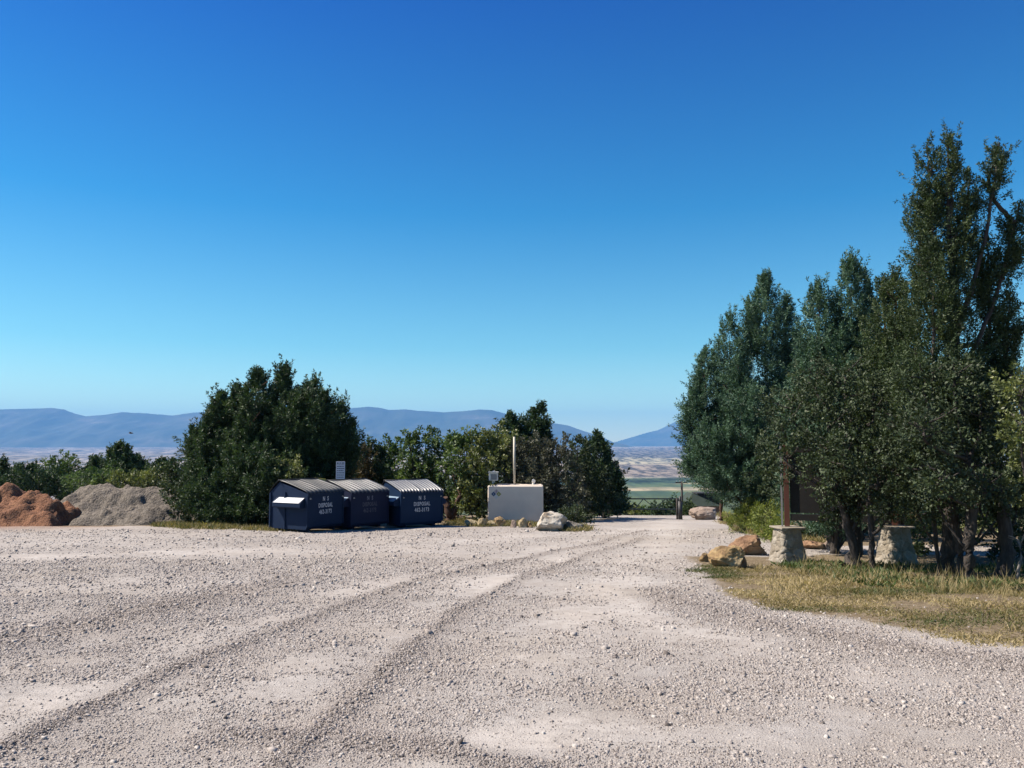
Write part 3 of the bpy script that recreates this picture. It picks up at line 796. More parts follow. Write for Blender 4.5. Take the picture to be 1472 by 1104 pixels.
tree('juniper_tree', 'tallest tree, a dark juniper rising above all others at the right', 'tree', 1366, 828, 15, 'juniper_olive',
     spires=[(1334, 190, 400, 17, .1, 4), (1363, 177, 420, 19, 0), (1394, 232, 420, 13, .3, -8), (1435, 195, 300, 14, .1, -14), (1466, 275, 420, 15, .1, -20), (1320, 270, 500, 15, .2, 8),
             (1342, 330, 660, 30, -.3), (1378, 360, 690, 28, -.2), (1452, 400, 600, 20, .3, -8), (1420, 320, 560, 19, .2), (1375, 500, 740, 58, .1), (1420, 470, 700, 36, .2), (1318, 440, 700, 30, .3)],
     group=RG, seed=84, dens=1.25, csize=.25, per=66, leafL=.055, leafW=.018, r0=.14, nlimb=8, var=-.12, bark='bark_grey',
     stems=[([(1366, 832), (1364, 760), (1366, 640), (1370, 500), (1368, 380), (1366, 250)], .19, .03),
            ([(1368, 500), (1395, 420), (1418, 330), (1432, 240)], .07, .015), ([(1366, 560), (1410, 480), (1440, 400), (1458, 320)], .07, .015), ([(1366, 460), (1345, 380), (1336, 270)], .06, .015)])
tree('scrub_oak', 'dark leafy oak with leaning trunks, in front of the sign board', 'tree', 1225, 822, 16.0, 'oak',
     blobs=[(1140, 590, 44, 42, .6), (1175, 555, 44, 34, .9), (1215, 560, 52, 44, .4), (1255, 590, 50, 46, 0), (1190, 630, 58, 48, 0), (1130, 650, 42, 40, .3), (1245, 660, 56, 46, -.2), (1195, 690, 46, 30, -.2), (1235, 715, 44, 26, -.1), (1280, 715, 40, 28, .3), (1205, 735, 26, 16, .3), (1262, 690, 48, 34, -1.3), (1310, 655, 48, 40, -1.3), (1215, 660, 46, 40, -1.2), (1280, 730, 30, 16, -.9), (1290, 560, 40, 40, .2)],
     group=RG, seed=85, dens=1.25, csize=.27, per=42, leafL=.065, leafW=.038, r0=.09, nlimb=6,
     stems=[([(1236, 824), (1222, 770), (1206, 710), (1200, 650)], .10, .06), ([(1222, 822, .2), (1232, 770, .2), (1226, 700, .3), (1230, 620, .3)], .17, .08), ([(1254, 832, -.5), (1253, 770, -.5), (1250, 700, -.4), (1262, 640, -.2)], .075, .05)])
tree('scrub_oak', 'dark leafy oak under and in front of the tallest tree', 'tree', 1385, 832, 13.8, 'oak',
     blobs=[(1330, 560, 42, 42, .3), (1372, 555, 44, 40, 0), (1410, 600, 44, 48, .2), (1340, 620, 50, 50, 0), (1390, 670, 56, 46, 0), (1325, 680, 46, 44, .2), (1440, 690, 40, 44, .4), (1300, 620, 34, 44, .6), (1350, 722, 44, 26, .2), (1410, 728, 44, 26, .3), (1460, 730, 34, 28, .6), (1320, 735, 24, 14, .5), (1350, 690, 48, 30, -1.2), (1415, 700, 48, 30, -1.1), (1330, 620, 44, 40, -1.2)],
     group=RG, seed=86, dens=1.15, csize=.25, per=42, leafL=.062, leafW=.036, r0=.08, nlimb=6, var=-.05,
     stems=[([(1398, 835), (1392, 790), (1398, 730), (1390, 660)], .13, .07), ([(1382, 828, .6), (1378, 780, .6), (1370, 720, .5)], .10, .06), ([(1350, 828, .8), (1346, 780, .8), (1340, 720, .7)], .05, .035), ([(1440, 838, .1), (1446, 780, .2), (1440, 700, .3)], .16, .08)])
tree('scrub_oak', 'pale-leaved oak cut by the right edge of the photo', 'tree', 1500, 845, 12.6, 'oak_light',
     blobs=[(1470, 560, 34, 44, 0), (1500, 600, 50, 60, .3), (1468, 630, 32, 34, -.2), (1500, 690, 50, 40, 0), (1520, 540, 50, 50, .5)], group=RG, seed=87, dens=1.1, csize=.24, per=42, leafL=.06, leafW=.034, r0=.08, nlimb=5, var=-.1)
# second row that closes the view under and behind the clump
for i, (bx, Yd, lob, lab, lf) in enumerate([
        (1170, 25, [(1150, 640, 60, 50), (1190, 680, 60, 40), (1120, 690, 40, 34), (1175, 590, 50, 40)], 'shaded oak behind the sign board', 'oak'),
        (1270, 24, [(1265, 620, 60, 56), (1300, 680, 60, 40), (1240, 690, 50, 34), (1320, 600, 46, 50)], 'shaded oak behind the right stone pillar', 'oak'),
        (1400, 22, [(1380, 620, 66, 60), (1430, 680, 60, 44), (1350, 690, 60, 40), (1470, 650, 60, 60)], 'shaded oak behind the tallest tree trunk', 'oak'),
        (1480, 20, [(1480, 700, 50, 46), (1510, 640, 60, 60), (1450, 710, 40, 34)], 'shaded oak at the right edge behind the bare sapling', 'oak')]):
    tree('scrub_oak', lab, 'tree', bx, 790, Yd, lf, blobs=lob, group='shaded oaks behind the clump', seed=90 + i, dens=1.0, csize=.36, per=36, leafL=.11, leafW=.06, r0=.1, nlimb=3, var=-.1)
# sunlit scrub seen low between the trunks
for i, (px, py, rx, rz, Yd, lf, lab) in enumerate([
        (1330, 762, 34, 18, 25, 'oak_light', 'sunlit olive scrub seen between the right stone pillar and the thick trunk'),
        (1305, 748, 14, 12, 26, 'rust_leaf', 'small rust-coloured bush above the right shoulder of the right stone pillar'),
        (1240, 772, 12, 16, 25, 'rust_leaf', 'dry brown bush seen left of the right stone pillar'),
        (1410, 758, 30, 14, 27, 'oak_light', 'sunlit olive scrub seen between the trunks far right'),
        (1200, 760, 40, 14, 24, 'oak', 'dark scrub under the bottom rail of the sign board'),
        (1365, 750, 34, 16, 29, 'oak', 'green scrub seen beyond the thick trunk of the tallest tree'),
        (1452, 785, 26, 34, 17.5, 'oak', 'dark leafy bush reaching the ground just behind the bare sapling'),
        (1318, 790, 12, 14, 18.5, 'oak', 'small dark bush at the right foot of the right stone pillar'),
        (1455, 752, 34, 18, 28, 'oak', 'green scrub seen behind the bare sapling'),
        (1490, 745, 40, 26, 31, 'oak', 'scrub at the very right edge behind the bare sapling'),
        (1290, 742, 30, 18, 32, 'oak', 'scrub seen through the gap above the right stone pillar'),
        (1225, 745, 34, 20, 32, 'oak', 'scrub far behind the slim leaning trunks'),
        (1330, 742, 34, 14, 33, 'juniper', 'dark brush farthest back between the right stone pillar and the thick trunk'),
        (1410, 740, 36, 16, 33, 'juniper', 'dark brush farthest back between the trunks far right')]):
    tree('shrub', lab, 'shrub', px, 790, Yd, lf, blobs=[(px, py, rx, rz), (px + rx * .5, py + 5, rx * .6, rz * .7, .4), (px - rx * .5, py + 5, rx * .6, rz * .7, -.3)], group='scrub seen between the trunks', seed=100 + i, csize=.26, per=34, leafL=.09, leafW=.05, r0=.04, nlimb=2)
# rabbitbrush along the road
for i, (px, top, hw, Yd, lab) in enumerate([
        (1062, 728, 20, 30, 'small yellow-green bush nearest the pink boulder by the road'),
        (1085, 716, 26, 27, 'tall yellow-green bush in the middle of the roadside row'),
        (1108, 722, 26, 24.5, 'yellow-green bush just left of the rust-red sign post'),
        (1120, 735, 18, 23, 'low yellow-green bush behind the left stone pillar')]):
    bpt = 640 + FPX * (CAM_H - gz(0, Yd)) / Yd
    tree('rabbitbrush', lab, 'bush', px, bpt, Yd, 'rabbitbrush', blobs=[(px, (top + bpt) / 2, hw, (bpt - top) * .5), (px - hw * .5, (top + bpt) / 2 + 6, hw * .6, (bpt - top) * .4, .3), (px + hw * .5, (top + bpt) / 2 + 4, hw * .6, (bpt - top) * .42, -.3)],
         group='yellow-green bushes along the road', seed=110 + i, csize=.26, per=44, leafL=.11, leafW=.022, r0=.03, nlimb=4, spread=.45)

# bare sapling
g_ = random.Random(5)
b0 = gp(1462, 838)
sap = thing('bare_sapling', 'thin bare grey sapling with a bent twig at the right edge', 'sapling', b0)
mb = MB(); Yd = b0.y
mb.tube([at(a, b, Yd) - b0 for a, b in [(1462, 840), (1464, 820), (1468, 800), (1466, 785), (1463, 775)]], [.028, .024, .02, .018, .014], 7, .2, g_)
mb.tube([at(a, b, Yd) - b0 for a, b in [(1465, 778), (1456, 772), (1450, 770), (1449, 773), (1458, 775)]], [.013, .011, .009, .007, .005], 6)
mb.tube([at(a, b, Yd) - b0 for a, b in [(1465, 786), (1472, 770), (1476, 755)]], [.014, .01, .006], 6)
mb.tube([at(a, b, Yd) - b0 for a, b in [(1463, 828), (1459, 820), (1457, 812)]], [.01, .007, .004], 6)
mb.build('trunk', M['bark_pale'], sap)

# ------------------------------------------------------------------ piles
def mat_pile(name, cols, stonecols):
    t = NT(name); p = t.obj()
    n = t.noise(p, 2.2, 7, 0.7, .4); v = t.new('ShaderNodeTexVoronoi', i_Vector=p, i_Scale=14.0); n3 = t.noise(p, 18, 4, .7)
    c = t.ramp(n, [(.3, cols[0]), (.5, cols[1]), (.7, cols[2])])
    cv = t.new('ShaderNodeSeparateColor', i_0=v.outputs['Color']).outputs[0]
    c = t.mix(.45, c, t.ramp(cv, [(0, stonecols[0]), (1, stonecols[1])]))
    return t.fin(c, .95, t.bump(t.math('ADD', t.math('MULTIPLY', v.outputs['Distance'], -.7), n3), .07, .9))
M['red_dirt'] = mat_pile('red_dirt', [(.12, .045, .018), (.25, .10, .042), (.38, .19, .09)], [(.10, .036, .016), (.33, .16, .078)])
M['grey_gravel'] = mat_pile('grey_gravel_pile', [(.11, .09, .07), (.19, .16, .125), (.28, .235, .185)], [(.05, .042, .034), (.30, .26, .21)])

def pile(name, label, cat, bumps, mat, seed, lump=.12, step=.09):
    """bumps: px, top py, distance, radius x m, radius y m"""
    B = []
    for px, ty, Yd, rx, ry in bumps:
        c = at(px, ty, Yd); B.append((c.x, Yd, c.z - gz(c.x, Yd), rx, ry))
    x0 = min(b[0] - b[3] for b in B) - .3; x1 = max(b[0] + b[3] for b in B) + .3
    y0 = min(b[1] - b[4] for b in B) - .3; y1 = max(b[1] + b[4] for b in B) + .3
    xs = np.arange(x0, x1, step); ys = np.arange(y0, y1, step)
    Xp, Yp = np.meshgrid(xs, ys)
    wx = (fbm(Xp * .9, Yp * .9, seed, 4) - .5) * 1.4; wy = (fbm(Xp * .9, Yp * .9, seed + 3, 4) - .5) * 1.4
    acc = np.zeros(Xp.shape)
    for cx, cy, h, rx, ry in B:
        r = np.hypot((Xp + wx - cx) / rx, (Yp + wy - cy) / ry)
        acc += np.exp(np.clip(h * (1.06 - r ** 1.5 * 1.1), -3, 5) * 5)
    H = np.log(acc + 1e-6) / 5 - .08
    n = fbm(Xp * 1.6, Yp * 1.6, seed + 9, 5) - .5
    rid = np.abs(fbm(Xp * 1.1, Yp * 1.1, seed + 19, 4) - .5) * 2
    H = H + np.clip(H, 0, 1) * (n * lump * 4 - (1 - rid) ** 4 * lump * 1.6) + (fbm(Xp * 6, Yp * 6, seed + 29, 3) - .5) * .16 + np.clip(vnoise(Xp * 3.3, Yp * 3.3, seed + 39) - .72, 0, 1) * .5
    H = np.clip(H, -.25, None)
    Z = G(Xp, Yp) + H - .03
    c = Vector((float((x0 + x1) / 2), float((y0 + y1) / 2), 0)); c.z = gz(c.x, c.y)
    me = np_mesh(name, np.stack([Xp - c.x, Yp - c.y, Z - c.z], -1).reshape(-1, 3), grid_faces(len(xs), len(ys)), True)
    o = link_mesh(name, me, mat); o.location = c
    return tag(o, label, cat)
pile('dirt_pile', 'pile of red dirt at the left edge of the yard', 'dirt pile',
     [(10, 696, 34.0, 2.2, 1.9), (-25, 694, 34.0, 2.4, 2.0), (-75, 690, 34.0, 2.8, 2.2), (36, 702, 33.8, 1.7, 1.6), (62, 708, 33.7, 1.6, 1.4), (86, 712, 33.8, 1.3, 1.2), (15, 730, 32.6, 1.7, 1.2), (55, 730, 32.5, 1.2, 1.0), (-50, 720, 32.3, 2.0, 1.5)], M['red_dirt'], 7, .13)
pile('gravel_pile', 'long pile of grey gravel between the red dirt and the broad dark juniper', 'gravel pile',
     [(128, 697, 36.2, 1.7, 1.9), (152, 697, 36.4, 1.9, 2.2), (185, 701, 36.4, 2.0, 2.1), (215, 700, 36.6, 2.0, 2.2), (240, 702, 36.6, 1.7, 2.0), (256, 716, 36.0, 1.4, 1.8), (170, 702, 36.2, 2.0, 2.0), (112, 722, 34.6, 1.3, 1.3), (150, 728, 34.2, 1.9, 1.3), (215, 726, 34.6, 1.9, 1.5)], M['grey_gravel'], 21, .05)

# ------------------------------------------------------------------ rocks
def rock(name, label, cpx, base_py, wpx, hpx, mat, seed, group=None, Yd=None, dr=.8, sink=.10, rz=None, cuts=9, cat='rock'):
    p = gp(cpx, base_py) if Yd is None else Vector((at(cpx, base_py, Yd).x, Yd, 0))
    k = ppm(p.y); W, H = wpx / k, hpx / k
    D = W * dr
    c = Vector((p.x * (p.y + D * .4) / p.y, p.y + D * .4, 0)); c.z = gz(c.x, c.y)
    rnd = random.Random(seed)
    bm = bmesh.new()
    bmesh.ops.create_icosphere(bm, subdivisions=5, radius=1.0)
    off = Vector((seed * 3.1, seed * 1.7, 0))
    planes = []
    for _ in range(cuts):
        d = Vector((rnd.gauss(0, 1), rnd.gauss(0, 1), rnd.gauss(0, .8))).normalized()
        planes.append((d, rnd.uniform(.55, .85)))
    for v in bm.verts:
        q = v.co.copy()
        for d, h in planes:
            e = q.dot(d) - h
            if e > 0: q -= d * e * .93
        n = mnoise.fractal(q * 1.4 + off, .9, 2.1, 5)
        v.co = q * (1 + .15 * n) + q.normalized() * .055 * mnoise.fractal(q * 5 + off, .8, 2.0, 3)
    xs = [v.co.x for v in bm.verts]; ys = [v.co.y for v in bm.verts]; zs = [v.co.z for v in bm.verts]
    for v in bm.verts:
        v.co.x = ((v.co.x - min(xs)) / (max(xs) - min(xs)) - .5) * W
        v.co.y = ((v.co.y - min(ys)) / (max(ys) - min(ys)) - .5) * D
        v.co.z = (v.co.z - min(zs)) / (max(zs) - min(zs)) * (H * (1 + sink) + .04) - H * sink - .04
    for f in bm.faces: f.smooth = True
    me = bpy.data.meshes.new(name); bm.to_mesh(me); bm.free()
    o = link_mesh(name, me, M[mat]); o.location = c
    if rz: o.rotation_euler.z = rz
    return tag(o, label, cat, group)
PR = 'rocks left of the stone pillars'
rock('boulder', 'largest tan rock of the cluster in front, with a shaded right side', 1043, 817, 52, 32, 'rock_tan', 3, PR, cuts=12)
rock('rock', 'small tan rock touching the left end of the largest tan rock', 1012, 808, 15, 13, 'rock_tan', 4, PR)
rock('rock', 'small dark brown rock at the right foot of the largest tan rock', 1065, 816, 18, 17, 'rock_red', 5, PR)
rock('boulder', 'flat reddish-tan rock behind the largest tan rock', 1073, 798, 56, 28, 'rock_red', 6, PR, cuts=12)
rock('rock', 'low reddish slab right behind the left stone pillar', 1172, 790, 40, 12, 'rock_red', 8, 'slabs behind the left pillar')
rock('rock', 'paler leaning stone at the right end of the reddish slab', 1192, 790, 20, 17, 'rock_pink', 9, 'slabs behind the left pillar')
rock('boulder', 'pink-grey boulder with a flat top beside the road near the gate post', 1011, 747, 40, 18, 'rock_pink', 10, cuts=7, cat='boulder')
rock('boulder', 'big pale boulder with an ochre front, at the right foot of the cream tank', 793, 764, 46, 28, 'rock_white', 13, cuts=8, cat='boulder', dr=.9)
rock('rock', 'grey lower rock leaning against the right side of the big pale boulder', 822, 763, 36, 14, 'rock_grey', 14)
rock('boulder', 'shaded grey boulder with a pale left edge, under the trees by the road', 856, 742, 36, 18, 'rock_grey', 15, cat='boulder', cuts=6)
SR = 'small ochre stones in a row before the cream tank'
for i, (c, b, w_, h_, mt, lab) in enumerate([(678, 754, 20, 8, 'rock_ochre', 'flat ochre stone at the far left end of the row before the tank'),
        (693, 755, 14, 11, 'rock_ochre', 'upright greenish-ochre stone just left of the tank corner'),
        (706, 754, 20, 6, 'rock_ochre', 'low flat stone under the left corner of the tank'),
        (719, 754, 16, 12, 'rock_tan', 'round tan stone, the taller one left of middle before the tank'),
        (738, 756, 9, 9, 'rock_pink', 'smallest pinkish stone before the middle of the tank'),
        (752, 756, 14, 12, 'rock_ochre', 'round ochre stone right of the smallest pinkish one'),
        (762, 756, 8, 6, 'rock_tan', 'tiny stone between the round ochre stone and the big pale boulder')]):
    rock('stone', lab, c, b + 3.5, w_ * 1.05, h_ + 3, mt, 40 + i, SR, cat='stone')

# ------------------------------------------------------------------ dumpsters
def text_mesh(txt, size, sx):
    cu = bpy.data.curves.new('txt', 'FONT'); cu.body = txt; cu.size = size
    cu.align_x = 'CENTER'; cu.extrude = .002; cu.space_character = 1.15; cu.space_line = 1.08; cu.resolution_u = 2; cu.offset = size * .022
    o = bpy.data.objects.new('txt', cu); COL.objects.link(o)
    bpy.context.view_layer.update()
    me = bpy.data.meshes.new_from_object(o.evaluated_get(bpy.context.evaluated_depsgraph_get()))
    bpy.data.objects.remove(o); bpy.data.curves.remove(cu)
    me.transform(Matrix.Diagonal((sx, 1, 1, 1)))
    return me

def dumpster(label, fl_px, fl_py, yaw, body, lid, pocket_top_glare, faint=False, seed=0, nribs=5):
    """front left bottom corner stands at pixel; x along the front, y to the back"""
    W, D = 1.83, 1.75
    p = gp(fl_px, fl_py)
    root = thing('dumpster', label, 'dumpster', (p.x, p.y, gz(p.x, p.y) - .01), yaw, 'dark blue dumpsters in a row')
    HL, HP, HB = 1.38, 1.74, 1.36        # lip, ridge, back
    yr = 1.30                            # ridge position from the front
    prof = [(0.07, .10), (0, .20), (0, HL - .03), (yr, HP - .035), (D, HB), (D, .18), (D - .12, .10)]
    mb = MB(); mb.prism(prof, 0, W)
    mb.box((W / 2, -.022, HL - .075), (W + .02, .05, .07))            # lip channel
    
    mb.box((.0, -.012, HL / 2 + .05), (.05, .03, HL - .3)); mb.box((W, -.012, HL / 2 + .05), (.05, .03, HL - .3))
    mb.box((W * .15, D / 2, .05), (.12, D * .8, .12)).box((W * .85, D / 2, .05), (.12, D * .8, .12))
    mb.build('body', body, root)
    for s, x in ((-1, 0), (1, W)):
        r = MB()
        r.box((x + s * .022, 1.02, .73), (.05, .05, 1.3)).box((x + s * .022, D - .03, .72), (.045, .06, 1.2))
        r.build('side_rib', body, root)
        pk = MB()
        y0, y1, zc = .12, 1.42, .98
        sec = [(.002, -.14), (.20, -.14), (.24, -.10), (.24, .03), (.002, .20)]      # sloped deflector plate on top
        ends = [[pk.bm.verts.new((x + s * a, yy, zc + b)) for a, b in sec] for yy in (y0, y1)]
        pk.bm.faces.new(ends[0]); pk.bm.faces.new(ends[1][::-1])
        for i in range(5): pk.bm.faces.new((ends[0][i], ends[1][i], ends[1][(i + 1) % 5], ends[0][(i + 1) % 5]))
        o = pk.build('fork_pocket', body, root)
        c = MB(); q0, q1 = Vector((x + s * .247, 0, zc + .034)), Vector((x + s * .008, 0, zc + .203))
        vs = [c.bm.verts.new((q.x, yy, q.z)) for q, yy in ((q0, y0 + .05), (q0, y1 - .05), (q1, y1 - .12), (q1, y0 + .01))]
        up_ = [c.bm.verts.new(v.co + Vector((s * .004, 0, .004))) for v in vs]
        c.bm.faces.new(vs); c.bm.faces.new(up_[::-1])
        for i in range(4): c.bm.faces.new((vs[i], vs[(i + 1) % 4], up_[(i + 1) % 4], up_[i]))
        c.build('pocket_top_glare', pocket_top_glare, o)  # thin plate that carries the painted sun highlight of the sloped top
        gs = MB(); gs.bar((x + s * .012, .7, .86), (x + s * .012, .25, .25), .02, .05)
    # lids: corrugated sheets from the ridge to the lip, front pair and back pair
    def lid_mesh(x0, x1, ya, za, yb, zb, sag, over, nm, rib=.045):
        nx, ny = 96, 18
        u = np.linspace(0, 1, nx); v = np.linspace(0, 1, ny)
        U, Vv = np.meshgrid(u, v)
        Xl = x0 + (x1 - x0) * U
        nr = nribs
        ph = (U * nr + .15) % 1.0
        ribz = rib * np.clip(np.sin(ph * math.pi) * 1.8 - .5, 0, 1)
        ribz = ribz * np.clip(Vv * 8, .2, 1)
        yl = ya + (yb - ya) * Vv * over
        zl = za + (zb - za) * Vv * over + sag * np.sin(Vv * math.pi) + .02 * np.sin(U * 5 + seed + Vv * 3) * .5
        zl = zl - .05 * np.clip((Vv - .9) / .1, 0, 1) ** 2
        top = np.stack([Xl, yl, zl + ribz + .022], -1).reshape(-1, 3)
        bot = np.stack([Xl, yl, zl + ribz + .010], -1).reshape(-1, 3)
        F = grid_faces(nx, ny); n = nx * ny
        i = np.arange(n).reshape(ny, nx)
        def strip(a): return np.stack([a[:-1], a[1:], a[1:] + n, a[:-1] + n], -1)
        Fs = np.concatenate([F, F[:, ::-1] + n, strip(i[0]), strip(i[-1]), strip(i[:, 0]), strip(i[:, -1])])
        me = np_mesh(nm, np.concatenate([top, bot]), Fs, False)
        return link_mesh(nm, me, lid, root)
    m_ = W / 2
    lid_mesh(-.04, m_ - .01, yr, HP, 0, HL, .02, 1.05, 'lid', .042 if nribs == 5 else .05)
    lid_mesh(m_ + .01, W + .04, yr, HP, 0, HL, .02, 1.05, 'lid', .042 if nribs == 5 else .05)
    lid_mesh(-.04, W + .04, yr + .02, HP, D, HB, .02, 1.06, 'rear_lid')
    hb = MB(); hb.tube([(-.08, yr, HP + .035), (W + .08, yr, HP + .035)], .022, 8)
    hb.build('hinge_bar', M['black_metal'], root)
    for xx in (.06, W - .12):
        h = MB(); h.box((xx + .03, -.055, 1.16), (.05, .02, .05)).bar((xx + .01, -.07, 1.19), (xx + .07, -.07, 1.15), .014)
        h.build('latch', M['grey_metal'], root)
    for txt, zz, sz, fm in (('N  S\nDISPOSAL\n462-3173', 1.055, .21, M['letter_dim'] if faint else M['letter']),):
        me = text_mesh(txt, sz, .70)
        if faint:
            me.materials.clear(); me.materials.append(fm); me.materials.append(M['letter_faint'])
            for pl in me.polygons: pl.material_index = 0 if pl.center.y > -.03 else 1
        o = link_mesh('lettering', me, fm, root)
        o.rotation_euler = (R(90), 0, 0); o.location = (W * .5, -.004, zz)
    return root
d1 = dumpster('leftmost dark navy dumpster turned most sideways, with sun glare painted on the fork pocket facing us', 441, 766, R(61), M['dump_blue'], M['lid_black'], M['pocket_glare_white'], seed=1)
d2 = dumpster('middle dumpster with its lettering mostly worn off, close behind the leftmost one', 504, 762, R(52), M['dump_blue_b'], M['lid_grey'], M['pocket_glare_blue'], True, seed=2)
d3 = dumpster('rightmost dumpster with a shiny ribbed lid and crisp lettering', 576, 759.5, R(36), M['dump_blue_c'], M['lid_glossy'], M['pocket_glare_blue'], seed=3, nribs=7)

# yellow scrap behind the first lid, small plate sign behind the second
q = at(459, 689, 30.6)
t_ = thing('yellow_scrap', 'bit of yellow board sticking up between the first and second dumpsters', 'scrap board', (q.x, q.y, gz(q.x, q.y)))
MB().bar((-.1, 0, .0), (-.1, .02, q.z - gz(q.x, q.y) + .05), .03, .10).box((.02, .03, q.z - gz(q.x, q.y)), (.42, .03, .08), Matrix.Rotation(R(7), 4, 'Y')).build('board', M['yellow_paint'], t_)

Ys = 31.2
q = at(489.5, 676, Ys); zg = gz(q.x, Ys); k = 1 / ppm(Ys)
sg = thing('rules_sign', 'small pale rectangular notice on a post behind the middle dumpster', 'sign', (q.x, Ys, zg), R(4))
hz = q.z - zg
MB().box((0, .03, hz / 2), (.05, .04, hz + .5)).build('post', M['grey_metal'], sg)
pan = MB().box((0, 0, hz), (12.5 * k, .015, 25 * k), bevel=.004).build('panel', M['sign_face'], sg)
me = text_mesh('RULES', .115, .78); o = link_mesh('heading', me, M['sign_text'], sg); o.rotation_euler = (R(90), 0, 0); o.location = (0, -.012, hz + .225)
rr_ = random.Random(2)
for j in range(6):
    ln = MB()
    zz = hz + .15 - j * .083; x = -.14
    while x < .12:
        wl_ = rr_.uniform(.03, .08); ln.box((x + wl_ / 2, -.0105, zz), (wl_, .004, .03)); x += wl_ + .012
    ln.build('text_line', M['sign_text'], sg)

# ------------------------------------------------------------------ cream tank
p = gp(701, 752); Yt = p.y + .1; k = 1 / ppm(Yt)
xl, xr = at(701, 750, Yt).x, at(781, 750, Yt).x
W = xr - xl; H = (at(740, 698, Yt).z) - gz(0, Yt)
tk = thing('fuel_tank', 'large cream box-shaped tank with a hazard diamond, behind a row of stones', 'tank', (xl, Yt, gz(0, Yt)), R(-2))
MB().box((W / 2, .75, H / 2), (W, 1.5, H), bevel=.05).build('body', M['tank'], tk)
MB().box((W / 2, .75, H + .012), (W - .14, 1.3, .02)).build('top_plate', M['tank'], tk)
hzd = MB()
def diamond(cx, cz, s, mat, nm):
    m = MB(); v = [m.bm.verts.new(q) for q in ((cx - s, -.004, cz), (cx, -.004, cz - s), (cx + s, -.004, cz), (cx, -.004, cz + s))]
    v2 = [m.bm.verts.new((q.co.x, .004, q.co.z)) for q in v]
    m.bm.faces.new(v); m.bm.faces.new(v2[::-1])
    for i in range(4): m.bm.faces.new((v[i], v[(i + 1) % 4], v2[(i + 1) % 4], v2[i]))
    return m.build(nm, mat, tk)
hc = (10.5 * k * 1.15, H - 12 * k); s = 3.7 * k
diamond(hc[0] - s, hc[1], s * .95, M['haz_blue'], 'hazard_blue'); diamond(hc[0] + s, hc[1], s * .95, M['haz_yellow'], 'hazard_yellow')
diamond(hc[0], hc[1] - s, s * .95, M['haz_white'], 'hazard_white'); diamond(hc[0], hc[1] + s, s * .95, M['haz_red'], 'hazard_red')
for dx, dz, tx, mt in ((-s, 0, '1', 'haz_white'), (s, 0, '0', 'haz_white'), (0, s, '2', 'sign_text')):
    o = link_mesh('hazard_digit', text_mesh(tx, .11, .9), M[mt], tk); o.rotation_euler = (R(90), 0, 0); o.location = (hc[0] + dx, -.007, hc[1] + dz - .04)
hv = (at(738, 628, Yt + .4).z) - gz(0, Yt)
MB().tube([(37.5 * k, .4, H), (37.5 * k, .4, hv)], .05, 10).build('vent_pipe', M['cream_pipe'], tk)
MB().tube([(37.5 * k, .4, H + .005), (37.5 * k, .4, H + .05)], .08, 10).build('pipe_flange', M['grey_metal'], tk)
# white meter cabinet on a pedestal
mt_ = MB().box((7.5 * k, .4, H + 12.5 * k), (13 * k, .26, 11.5 * k), bevel=.01).build('meter_box', M['white'], tk)
MB().box((7.5 * k, .4, H + 3.4 * k), (4 * k, .14, 6.8 * k)).build('meter_stand', M['white'], mt_)
MB().box((7.5 * k + .02, .262, H + 12 * k), (9 * k, .02, 8 * k)).build('meter_face', M['grey_metal'], mt_)
MB().box((7.5 * k, .38, H + 18.8 * k), (15 * k, .36, .03)).box((7.5 * k - .02, .3, H + 19.8 * k), (.05, .05, .05), Matrix.Rotation(R(45), 4, 'Y')).build('meter_hood', M['white'], mt_)
hk = MB(); hk.tube([(24 * k, .3, H), (26 * k, .3, H + 3.4 * k), (28 * k, .3, H)], .012, 6); hk.build('lifting_eye', M['grey_metal'], tk)
vv = MB(); vv.tube([(65 * k, .5, H), (65 * k, .5, H + 4 * k)], .06, 10).tube([(65 * k, .5, H + 4 * k), (65 * k, .42, H + 6.5 * k), (66 * k, .3, H + 6 * k)], .07, 10); vv.build('valve_cap', M['white'], tk)

# ------------------------------------------------------------------ stone pillars and the sign board between them
def pillar(label, cpx, base_py, wpx, hpx, seed):
    p = gp(cpx, base_py); k = 1 / ppm(p.y)
    Wb, H = wpx * k, hpx * k
    Wb *= .86; f_ = (p.y + Wb * .5) / p.y
    root = thing('stone_pillar', label, 'pillar', (p.x * f_, p.y + Wb * .5, gz(p.x, p.y + Wb * .5) - .03), R(10), 'stone pillars that carry the sign board')
    n, m = 120, 56
    V = []
    for j in range(m):
        t = j / (m - 1)
        wdt = Wb * (.5 - .15 * min(1, t * 1.2) ** .8)
        for i in range(n):
            a = 2 * math.pi * i / n; cx_, sy_ = math.cos(a), math.sin(a)
            e = (abs(cx_) ** 7 + abs(sy_) ** 7) ** (-1 / 7)
            q = Vector((cx_ * e * wdt, sy_ * e * wdt, t * (H - .04)))
            d, _ = mnoise.voronoi(Vector((q.x * 1.0, q.y * 1.0, q.z * 1.25)) * 6.2 + Vector((seed, 0, 0)))
            mort = min(1, max(0, (d[1] - d[0]) * 5)) ** .6
            bulge = (mort - 1) * .035 + .018 * mnoise.noise(q * 9) + .02 * (mnoise.cell(Vector(_) if False else q * 3) - .5) * mort
            V.append(q + Vector((cx_, sy_, 0)).normalized() * bulge)
    V = np.array(V); i = np.arange(n * m).reshape(m, n); j2 = np.roll(i, -1, 1)
    F = np.stack([i[:-1], j2[:-1], j2[1:], i[1:]], -1).reshape(-1, 4)
    link_mesh('shaft', np_mesh('shaft', V, F, True), M['masonry'], root)
    MB().box((0, 0, H - .022), (Wb * .80, Wb * .80, .038), bevel=.01).build('cap_stone', M['masonry'], root)
    return root, k, H
pl1, k1, H1 = pillar('left stone pillar, the one in sunlight with a rust-red post on it', 1133, 808, 54, 51, 1.0)
